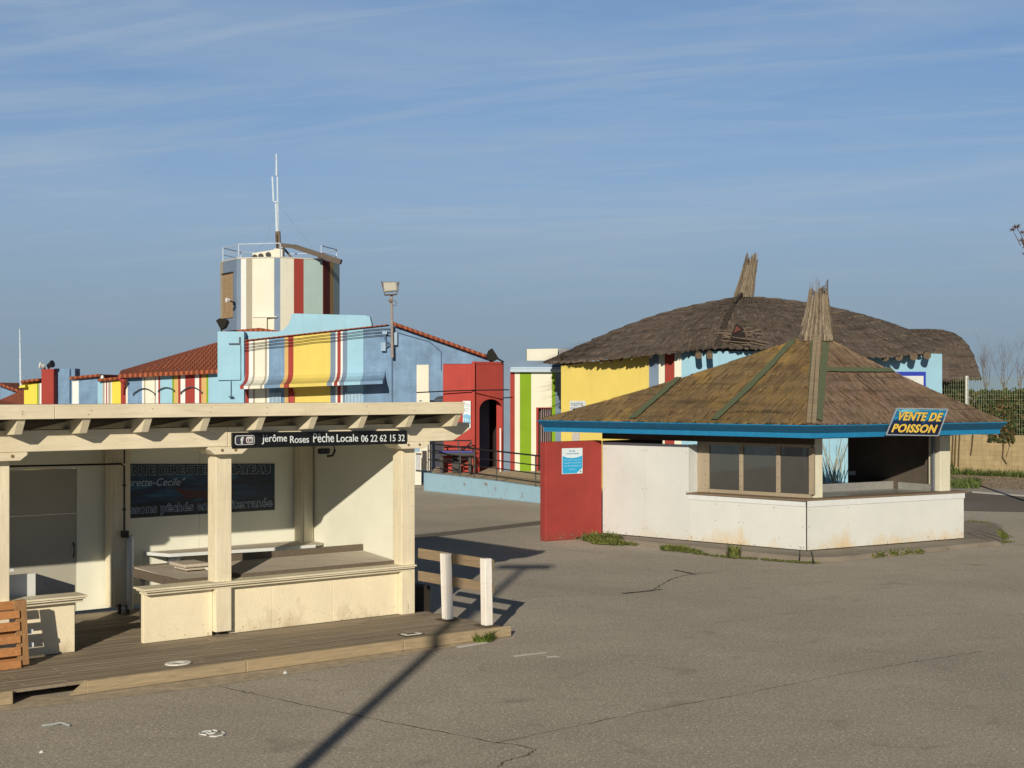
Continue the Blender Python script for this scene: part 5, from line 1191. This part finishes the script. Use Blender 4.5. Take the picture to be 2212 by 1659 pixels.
# ------------------------------------------------------------------ thatched hut
hut = thing('thatched_hut', V((9, 47, 0)), 'large yellow and blue hut under a wide shaggy reed roof', 'hut')
W = [P(1212, 0, 45.5), P(1402, 0, 43.9), P(1423, 0, 43.75), P(1436, 0, 43.65), P(1457, 0, 43.5), P(1472, 0, 43.45), P(1880, 0, 44.2), P(2035, 0, 45.0)]
ztop = [4.28, 4.62, 4.7, 4.7, 4.7, 4.7, 4.7, 4.65]; wm_ = [iY, iG, iC, iR, iC, iL, iL]
mb = MB()
for i in range(7):
    a, b = W[i], W[i + 1]; mb.face([(a.x, a.y, 0), (b.x, b.y, 0), (b.x, b.y, ztop[i + 1]), (a.x, a.y, ztop[i])], wm_[i])
for a, b, mi in ((W[7], W[7] + V((1.2, 7, 0)), iL), (W[7] + V((1.2, 7, 0)), W[0] + V((1, 9, 0)), iL), (W[0] + V((1, 9, 0)), W[0], iY)):
    mb.face([(a.x, a.y, 0), (b.x, b.y, 0), (b.x, b.y, 4.6), (a.x, a.y, 4.6)], mi)
mb.build('wall', PAL, hut)
def H(u, v, y): return P(u, v, y)
ring = [H(1176, 784, 46.6), H(1230, 783, 45.0), H(1300, 777, 43.9), H(1375, 770, 43.2), H(1440, 764, 42.7), H(1500, 756, 43.05), H(1560, 752, 43.3), H(1640, 754, 43.2), H(1730, 765, 42.7), H(1820, 770, 43.0), H(1910, 771, 43.4), H(1985, 764, 44.2), H(2046, 748, 46.5), H(2040, 742, 50), H(1990, 750, 54.5), H(1700, 760, 58), H(1300, 765, 57), H(1190, 778, 52)]
HAP = H(1606, 642, 49.5)
def hp(a, r):
    k = a * len(ring); i = int(k) % len(ring); b = ring[i].lerp(ring[(i + 1) % len(ring)], k - int(k))
    p = HAP.lerp(b, r); p.z += .34 * math.sin(math.pi * min(r, 1.0) ** .95) if r < 1 else 0; return p
TH_D = thatch_mat('dark_old_reed', (62, 52, 44, 1.3), (106, 90, 76, 1.5), (140, 120, 100, 1.6), (92, 78, 66, 1.4), .5)
mb = MB(); thatch(mb, hp, 0, 1, 400, 12, 46, 8.5, .05, .03); hr = mb.build('roof', TH_D, hut)
mb = MB(); straws(mb, hp, 0, .74, 3000, .6, .024, 8.5, [0, 0, 1, 2], .05, .08)
for k in range(420):                                        # ragged left eave
    a = R(-.03, .07) % 1; p = hp(a, R(.80, .99)); d = V((-1, R(-.4, .2), R(-.35, .12))).normalized(); q = p + d * R(.3, 1.0); s_ = d.cross(V((0, 0, 1))).normalized() * .02; mb.face([p - s_, q, p + s_], random.choice((0, 1, 2)))
mb.build('loose_reed', [thatch_mat('hut_straw_dark', (66, 54, 44, 1.5), (100, 82, 68, 1.5), (128, 108, 88, 1.5), island=True), thatch_mat('hut_straw_mid', (84, 70, 58, 1.5), (122, 102, 84, 1.5), (150, 128, 104, 1.5), island=True), thatch_mat('hut_straw_grey', (102, 88, 76, 1.6), (142, 122, 102, 1.6), (168, 146, 122, 1.6), island=True)], hr)
# hip seam and torn hole
mb = MB()
for i in range(90):
    r = R(.02, .95); k = (5.85 + R(-.09, .09)) / len(ring); p = hp(k, r) + V((0, 0, R(.05, .16))); q = hp(k + R(-.004, .004), min(r + .08, 1)) + V((0, 0, R(.04, .2))); mb.tube([p, q], R(.02, .05), 4)
mb.build('hip_ridge', plain('matted_reed', (78, 66, 54), .95, 0, .4, 20), hr)
mb = MB(); k0 = 6.35 / len(ring); mb.face([hp(k0 - .009, .99) + V((0, -.02, .22)), hp(k0 + .018, .99) + V((0, -.02, .22)), hp(k0 + .012, .86) + V((0, -.02, .24)), hp(k0 - .002, .80) + V((0, -.02, .24))]); 
mb.build('torn_patch', plain('hole_dark', (46, 36, 32), .95), hr)
mb = MB(); mb.face([hp(k0 - .001, .84) + V((0, -.05, .26)), hp(k0 + .008, .88) + V((0, -.05, .25)), hp(k0 - .004, .92) + V((0, -.05, .25))]); mb.build('red_underlay', plain('red_underlay', (132, 72, 58), .9), hr)
mb = MB()
for i in range(34):
    p = hp(k0 + R(-.024, .026), R(.84, .99)) + V((0, -.05, R(.06, .2))); mb.tube([p, p + V((R(-.7, .7), R(-.3, .1), R(-.12, .10)))], R(.012, .024), 4)
mb.build('loose_stick', plain('weathered_stick', (134, 112, 90), .9, 0, .3, 20), hr)
# rafter poles under the eave
LOG = plain('dark_log', (112, 92, 70), .9, 0, .3, 12)
for u, v, y0, r_ in [(1299, 781, 44.3, .06), (1319, 779, 44.1, .06), (1341, 776, 43.9, .06), (1363, 773, 43.6, .06), (1385, 770, 43.4, .06), (1405, 768, 43.2, .06), (1509, 768, 42.75, .10), (1533, 768, 42.75, .10), (1912, 772, 43.7, .12), (1942, 771, 43.85, .12), (1974, 770, 44.0, .12), (2003, 768, 44.2, .12)]:
    mb = MB(); mb.tube([P(u - 2, v - 8, y0 + 1.2), P(u, v, y0 - .1), P(u, v + .4, y0 - .14)], r_, 10); mb.build('rafter_pole', LOG, hut)
finial(hut, HAP + V((-.02, -.1, -.06)), 1.66, .34, .21, (.34, 0, 0), 4.1)
hs = thing('framed_sign', P(1985, 820, 44.7), 'white sign with blue border high on the pale blue hut wall', 'sign')
ys = lambda u: 44.2 + (u - 1880) / 155 * .8 - .06
mb = MB(); mb.prism([P(1930, 850, ys(1930)), P(2000, 850, ys(2000)), P(2000, 803, ys(2000)), P(1930, 803, ys(1930))], (0, .04, 0)); fixn(mb.build('border', plain('sign_blue', (52, 70, 176), .5), hs))
mb = MB(); mb.prism([P(1936, 846, ys(1936) - .01), P(1995, 846, ys(1995) - .01), P(1995, 812, ys(1995) - .01), P(1936, 812, ys(1936) - .01)], (0, .008, 0)); fixn(mb.build('field', WHITEP, hs))
tp = thing('toilet_plate', P(1247, 880, 45.1), 'small white plate reading toilettes on the yellow hut wall', 'sign')
yt = lambda u: 45.5 - (u - 1212) / 190 * 1.6 - .05
mb = MB(); mb.prism([P(1231, 888, yt(1231)), P(1265, 888, yt(1265)), P(1265, 866, yt(1265)), P(1231, 866, yt(1231))], (0, .03, 0)); fixn(mb.build('board', plain('pale_plate', (222, 222, 214), .5), tp))
mb = MB(); dx = (P(1265, 880, yt(1265)) - P(1231, 880, yt(1231))).normalized()
text_mb(mb, 'TOILETTES', P(1233, 877, yt(1233) - .01), dx, (0, 0, 1), .44, .10); text_mb(mb, 'PUBLIQUES', P(1233, 886, yt(1233) - .01), dx, (0, 0, 1), .44, .09); mb.build('lettering', plain('plate_ink', (100, 104, 116), .5), tp)
mb = MB(); mb.prism([P(1236, 985, yt(1236)), P(1252, 985, yt(1252)), P(1252, 930, yt(1252)), P(1236, 930, yt(1236))], (0, .03, 0)); fixn(mb.build('x', WHITEP)); bpy.data.objects.remove(bpy.data.objects['x'])
mb = MB(); mb.prism([P(1236, 985, yt(1236)), P(1252, 985, yt(1252)), P(1252, 935, yt(1252)), P(1236, 935, yt(1236))], (0, .03, 0)); fixn(one(mb, 'wall_poster', plain('faded_poster', (206, 190, 176), .6, 0, .3, 40), 'faded poster on the yellow wall above the red wall', 'poster'))
# reeds in front of the hut wall seen through the kiosk
mb = MB(); c0 = V((P(1805, 0, 43).x, 43, 0))
for k in range(34):
    a = R(0, 6.28); b = c0 + V((R(-.3, .3), R(-.2, .2), 0)); h = R(1.4, 2.7); q = b + V((math.cos(a) * h * .32, math.sin(a) * h * .2, h)); mb.tube([b, b.lerp(q, .5) + V((0, 0, .05)), q], .014, 4, 0, .006)
one(mb, 'dry_reeds', plain('dry_reed_stalk', (176, 164, 128), .9), 'dry reed stalks before the pale blue hut wall, seen through the kiosk', 'reeds')
mb = MB(); c0 = P(1832, 1026, 34.3); 
for k in range(6): mb.box(k * .2, k * .2 + .2, 0, .03, 0, .1, lambda x, y, z: c0 + V((x, y - x * .6, z)), k % 2)
one(mb, 'striped_board', [WHITEP, plain('stripe_red_paint', (160, 40, 40), .5)], 'narrow red and white striped board inside the kiosk', 'board')

# second reed roof, behind
h2 = thing('reed_barn', V((P(1990, 0, 60).x, 62, 0)), 'darker steep reed roofed barn behind the hut on the right', 'barn')
r2_ = [P(1890, 815, 62), P(1960, 822, 59.5), P(2050, 822, 59.5), P(2118, 818, 61.5), P(2112, 812, 67), P(1900, 812, 69)]
def h2p(a, r):
    k = a * 6; i = int(k) % 6; b = r2_[i].lerp(r2_[(i + 1) % 6], k - int(k)); tpp = P(1968 + 44 * max(0, min(1, (b.x - r2_[0].x) / (r2_[3].x - r2_[0].x))), 711, 63.5)
    p = tpp.lerp(b, r); p.z += .55 * math.sin(math.pi * r); p.x += .35 * math.sin(math.pi * r) * (1 if a < .75 else 0); return p
mb = MB(); thatch(mb, h2p, 0, 1, 60, 7, 20, 5, .06, .04); rb = mb.build('roof', TH_D, h2); mb = MB(); straws(mb, h2p, 0, .7, 1800, .6, .03, 5, [0], .1, .1); mb.build('loose_reed', bpy.data.materials['hut_straw_dark'], rb)
mb = MB(); mb.box(P(1910, 0, 62).x, P(2095, 0, 62).x, 62.2, 66, 0, 4.0); mb.build('wall', plaster('barn_wall', (150, 132, 106), .2, .2), h2)

# ------------------------------------------------------------------ block wall, mesh fence, hedge, bare trees
F0, F1 = P(2000, 0, 60.5), P(2480, 0, 54.5); F0.z = F1.z = 0; fd = (F1 - F0).normalized(); fn = V((fd.y, -fd.x, 0)); fn = fn if fn.y < 0 else -fn; FL = (F1 - F0).length
def blockmat():
    t = NT('concrete_blocks'); b = t.n('ShaderNodeTexBrick'); mp = t.n('ShaderNodeMapping'); mp.inputs['Rotation'].default_value = (math.pi / 2, 0, 0)
    t.l(t.tc.outputs['UV'], b.inputs['Vector']); b.inputs['Scale'].default_value = 1; b.inputs['Brick Width'].default_value = .5; b.inputs['Row Height'].default_value = .2; b.inputs['Mortar Size'].default_value = .010; b.inputs['Mortar Smooth'].default_value = .5
    b.inputs['Color1'].default_value = (*alb(204, 176, 126), 1); b.inputs['Color2'].default_value = (*alb(186, 160, 114), 1); b.inputs['Mortar'].default_value = (*alb(170, 146, 104), 1)
    f = t.noise(t.map((3, 1.2, 1), 'UV'), 1.4, 6, .7); f2 = t.noise(t.map((6, .5, 1), 'UV'), 1.2, 5, .7)
    col = t.mix(t.ramp(f, [(.4, (0, 0, 0)), (.7, (.5,) * 3)]), b.outputs[0], alb(150, 124, 84)); col = t.mix(t.ramp(f2, [(.58, (0, 0, 0)), (.74, (.7,) * 3)]), col, alb(98, 80, 56))
    t.col(col); t.rough(.95); t.bump(b.outputs['Fac'], -.4, .02); return t.m
WT = 1.66
mb = MB(); a, b = F0, F1
mb.face([a, b, b + V((0, 0, WT)), a + V((0, 0, WT))], 0, [(0, 0), (FL, 0), (FL, WT), (0, WT)]); o_ = -fn * .22
mb.face([a + V((0, 0, WT)), b + V((0, 0, WT)), b + o_ + V((0, 0, WT)), a + o_ + V((0, 0, WT))], 0, [(0, 0), (FL, 0), (FL, .2), (0, .2)]); mb.face([a, a + V((0, 0, WT)), a + o_ + V((0, 0, WT)), a + o_], 0, [(0, 0), (0, 1), (.2, 1), (.2, 0)]); mb.face([a + o_, b + o_, b + o_ + V((0, 0, WT)), a + o_ + V((0, 0, WT))], 0, [(0, 0), (FL, 0), (FL, WT), (0, WT)])
one(mb, 'block_wall', blockmat(), 'tan concrete block wall behind the kiosk on the right', 'wall')
fe = thing('mesh_fence', F0.lerp(F1, .2) - fn * .11 + V((0, 0, WT)), 'tall pale wire mesh fence with white posts on the block wall', 'fence')
FT = 4.06; WIRE = plain('pale_green_wire', (158, 162, 116), .5)
def sF(u): k = (u - CU) / FO; o = F0 - fn * .11; return (k * o.y - o.x) / (fd.x - k * fd.y)
def FP(s, z, off=0): return F0 - fn * (.11 + off) + fd * s + V((0, 0, z))
ps = [sF(1975), sF(2089), sF(2089) + 3.6, sF(2089) + 7.2]
for s in ps[1:]:
    mb = MB(); mb.bar(FP(s, WT), FP(s, FT + .04), .10, .08, 0, fn); mb.build('post', WHITEP, fe)
for s0, s1 in zip([sF(2020)] + ps[1:-1], ps[1:]):
    mb = MB(); s = s0 + .05
    while s < s1 - .04: mb.bar(FP(s, WT + .03, -.06), FP(s, FT, -.06), .011, .011, 0, fn); s += .10
    z = WT + .06
    while z < FT: mb.bar(FP(s0, z, -.045), FP(s1, z, -.045), .007, .007); z += .2
    mb.build('mesh_panel', WIRE, fe)
HED = leaf_mat('hedge_leaf', (38, 52, 26), (96, 110, 58)); HED2 = leaf_mat('dry_hedge_leaf', (80, 58, 32), (140, 108, 60))
mb = MB()
def leafcloud(mb, n, fpos, sz, mis):
    for k in range(n):
        p = fpos(); a = V((R(-1, 1), R(-1, 1), R(-1, 1))).normalized(); b = a.cross(V((R(-1, 1), R(-1, 1), R(-1, 1)))).normalized(); s = sz * R(.5, 1.4)
        mb.face([p - a * s, p + b * s * .5, p + a * s, p - b * s * .5], random.choice(mis))
lumps = [(R(-1.5, 7), R(.7, 2.4), R(1.2, 3.1), R(.5, 1.0)) for _ in range(80)]
def hpos():
    s, d, z, r = random.choice(lumps); v = V((R(-1, 1), R(-1, 1), R(-1, 1))).normalized() * r * R(.6, 1); p = FP(s, z, d) + v; p.z = max(.3, min(p.z, 3.55 + .18 * math.sin(s * 2.3) + R(-.1, .1))); return p
leafcloud(mb, 21000, hpos, .11, [0, 0, 0, 1])
for s, d, z, r in lumps: 
    for k in range(3): p = FP(s, 0, d); mb.tube([V((p.x, p.y, 0)), p + V((R(-.4, .4), R(-.2, .2), z))], .03, 4, 2)
one(mb, 'hedge', [HED, HED2, plain('twig', (90, 74, 56), .9)], 'dense green hedge filling the space behind the mesh fence', 'hedge')
iv = thing('ivy_vine', FP(sF(2170), 1.5, -.2), 'straggling ivy hanging over the block wall under the fence', 'vine')
s0 = sF(2172)
mb = MB(); mb.tube([FP(s0 + .0, 1.9, -.2), FP(s0 - .02, 1.2, -.16), FP(s0 - .06, .75, -.15), FP(s0 + .12, .48, -.15)], .03, 5); mb.tube([FP(s0 + .05, 1.8, -.2), FP(s0 + .25, 1.25, -.16), FP(s0 + .1, .8, -.15)], .02, 5); mb.tube([FP(sF(2105), 1.66, -.16), FP(sF(2103), 1.2, -.15), FP(sF(2100), .8, -.15)], .03, 5)
for u in (2062, 2068, 2076): mb.tube([FP(sF(u), 1.66, -.14), FP(sF(u - 2), .9, -.14), FP(sF(u - 3), .3, -.14)], .03, 5)
mb.build('stem', plain('dark_vine_stem', (96, 78, 52), .9), iv)
mb = MB()
def ipos(): v = V((R(-1, 1), R(-.2, .6), R(-1, 1))); return FP(s0 + v.x * .55 - .05, 1.72 + v.z * .32, -.22 - v.y * .12)
leafcloud(mb, 420, ipos, .075, [0, 0, 1]); leafcloud(mb, 500, lambda: FP(sF(2160) + R(-.5, .7), 2.5 + R(-.5, .6) , -.08), .07, [0, 0, 1]); mb.build('leaves', [HED, HED2], iv)
mb = MB()
for i in range(900):
    u = R(2040, 2420); c = F0 + fd * ((u - 2000) / 480 * FL) + fn * R(.05, .9); hh = .62 if u < 2072 else .30
    a = R(0, 6.28); q = c + V((R(-.1, .1), R(-.1, .1), hh * R(.4, 1.2))); s_ = V((math.cos(a), math.sin(a), 0)) * .03; mb.face([c - s_, c + s_, q])
    if i % 2 == 0: q2 = c + V((R(-.25, .25), R(-.25, .25), hh * R(.3, .8))); mb.face([c - s_ * 1.3, c + s_ * 1.3, q2])
for i in range(300):
    c = G(2082 + R(-28, 34), 1050 + R(-6, 6)); q = c + V((R(-.2, .2), R(-.2, .2), R(.1, .35))); s_ = V((.03, 0, 0)); mb.face([c - s_, c + s_, q])
one(mb, 'grass', leaf_mat('verge_grass', (44, 60, 18), (98, 112, 36)), 'strip of green grass growing along the foot of the block wall', 'grass', None, 'stuff')
def branch(mb, p, d, l, r, depth, spread=.5, up=.25, mi=0):
    n = 3; path = [p]; dd = V(d)
    for i in range(n):
        dd = (dd + V((R(-.16, .16), R(-.16, .16), R(-.06, .12)))).normalized(); path.append(path[-1] + dd * l / n)
    mb.tube(path, r, 5, mi, r * .55, False)
    if depth > 0:
        for i in range(random.choice((2, 3, 3))):
            q = path[random.choice((1, 2, 3, 3))]; nd = (dd + V((R(-spread, spread), R(-spread, spread), R(-.1, up)))).normalized(); branch(mb, q, nd, l * R(.55, .8), r * .5, depth - 1, spread, up, mi)
TWIG = plain('bare_twig', (128, 118, 112), .9)
for u, v, y, h, lab in ((2130, 812, 78, 1.25, 'bare leafless shrub nearest the reed barn behind the fence'), (2168, 812, 80, 1.5, 'bare leafless tree in the middle beyond the mesh fence'), (2203, 812, 84, .95, 'small bare tree at the right edge beyond the fence')):
    b = P(u, v + 6, y); r = thing('bare_tree', V((b.x, y, 0)), lab, 'tree', 'bare trees beyond the mesh fence')
    mb = MB(); mb.tube([V((b.x, y, 0)), b + V((0, 0, -.2))], .10, 6, 0, .07); mb.build('trunk', TWIG, r)
    mb = MB()
    for k in range(7): branch(mb, b + V((R(-.2, .2), R(-.2, .2), -.4)), V((R(-.5, .5), R(-.3, .3), 1)).normalized(), h * R(.5, .95), .018, 4, .5, .35)
    mb.build('crown', TWIG, r)
YQ = 40.0
bt = thing('tall_thin_tree', V((P(2245, 0, YQ).x, YQ, 0)), 'tall thin tree with sparse brown tufts at the right edge of the sky', 'tree')
BARK = plain('brown_bark', (92, 72, 58), .9)
mb = MB(); mb.tube([V((P(2300, 0, YQ).x, YQ, 0)), P(2285, 800, YQ), P(2262, 640, YQ), P(2225, 555, YQ), P(2206, 515, YQ)], .10, 7, 0, .02); mb.tube([P(2225, 552, YQ), P(2232, 520, YQ), P(2240, 480, YQ)], .035, 5, 0, .02); mb.build('trunk', BARK, bt)
mb = MB()
for q in ((2196, 491, 13, 60), (2187, 497, 9, 36), (2208, 503, 8, 26), (2240, 478, 16, 80), (2236, 520, 12, 50), (2205, 520, 8, 14), (2212, 535, 6, 12), (2210, 548, 5, 10)):
    c0 = P(q[0], q[1], YQ); rr_ = q[2] / FO * YQ
    mb.tube([P(q[0] + 18, q[1] + 34, YQ), P(q[0] + 8, q[1] + 14, YQ), c0], .012, 4, 0, .006)
    for k in range(q[3]):
        d = V((R(-1, 1), R(-1, 1), R(-.4, 1))).normalized(); e = c0 + d * rr_ * R(.5, 1.1); w = V((d.z, 0, -d.x)) * .012; mb.face([c0 + d * rr_ * .1 - w, c0 + d * rr_ * .1 + w, e])
mb.build('crown', plain('brown_tuft', (98, 66, 44), .9, 0, .4, 20), bt)
# the street lamp behind the viewer whose shadow falls across the asphalt
LH = 9.0; lb = V((.22, 27.95, 0)) - V((sd.x, sd.y, 0)) / math.sin(SUN_EL) * math.sin(SUN_EL) * (LH / math.tan(SUN_EL)) / math.cos(SUN_EL)
sl_ = thing('street_lamp', lb, 'tall street lamp standing beside the viewer, throwing a long shadow on the asphalt', 'street lamp')
mb = MB(); mb.tube([lb, lb + V((0, 0, LH))], .11, 12, 0, .07); mb.build('pole', STEEL, sl_)
mb = MB(); mb.box(-.55, .55, -.16, .16, LH - .02, LH + .14, lambda x, y, z: lb + V((x, y, z))); mb.build('head', STEEL, sl_, bevel=.03)
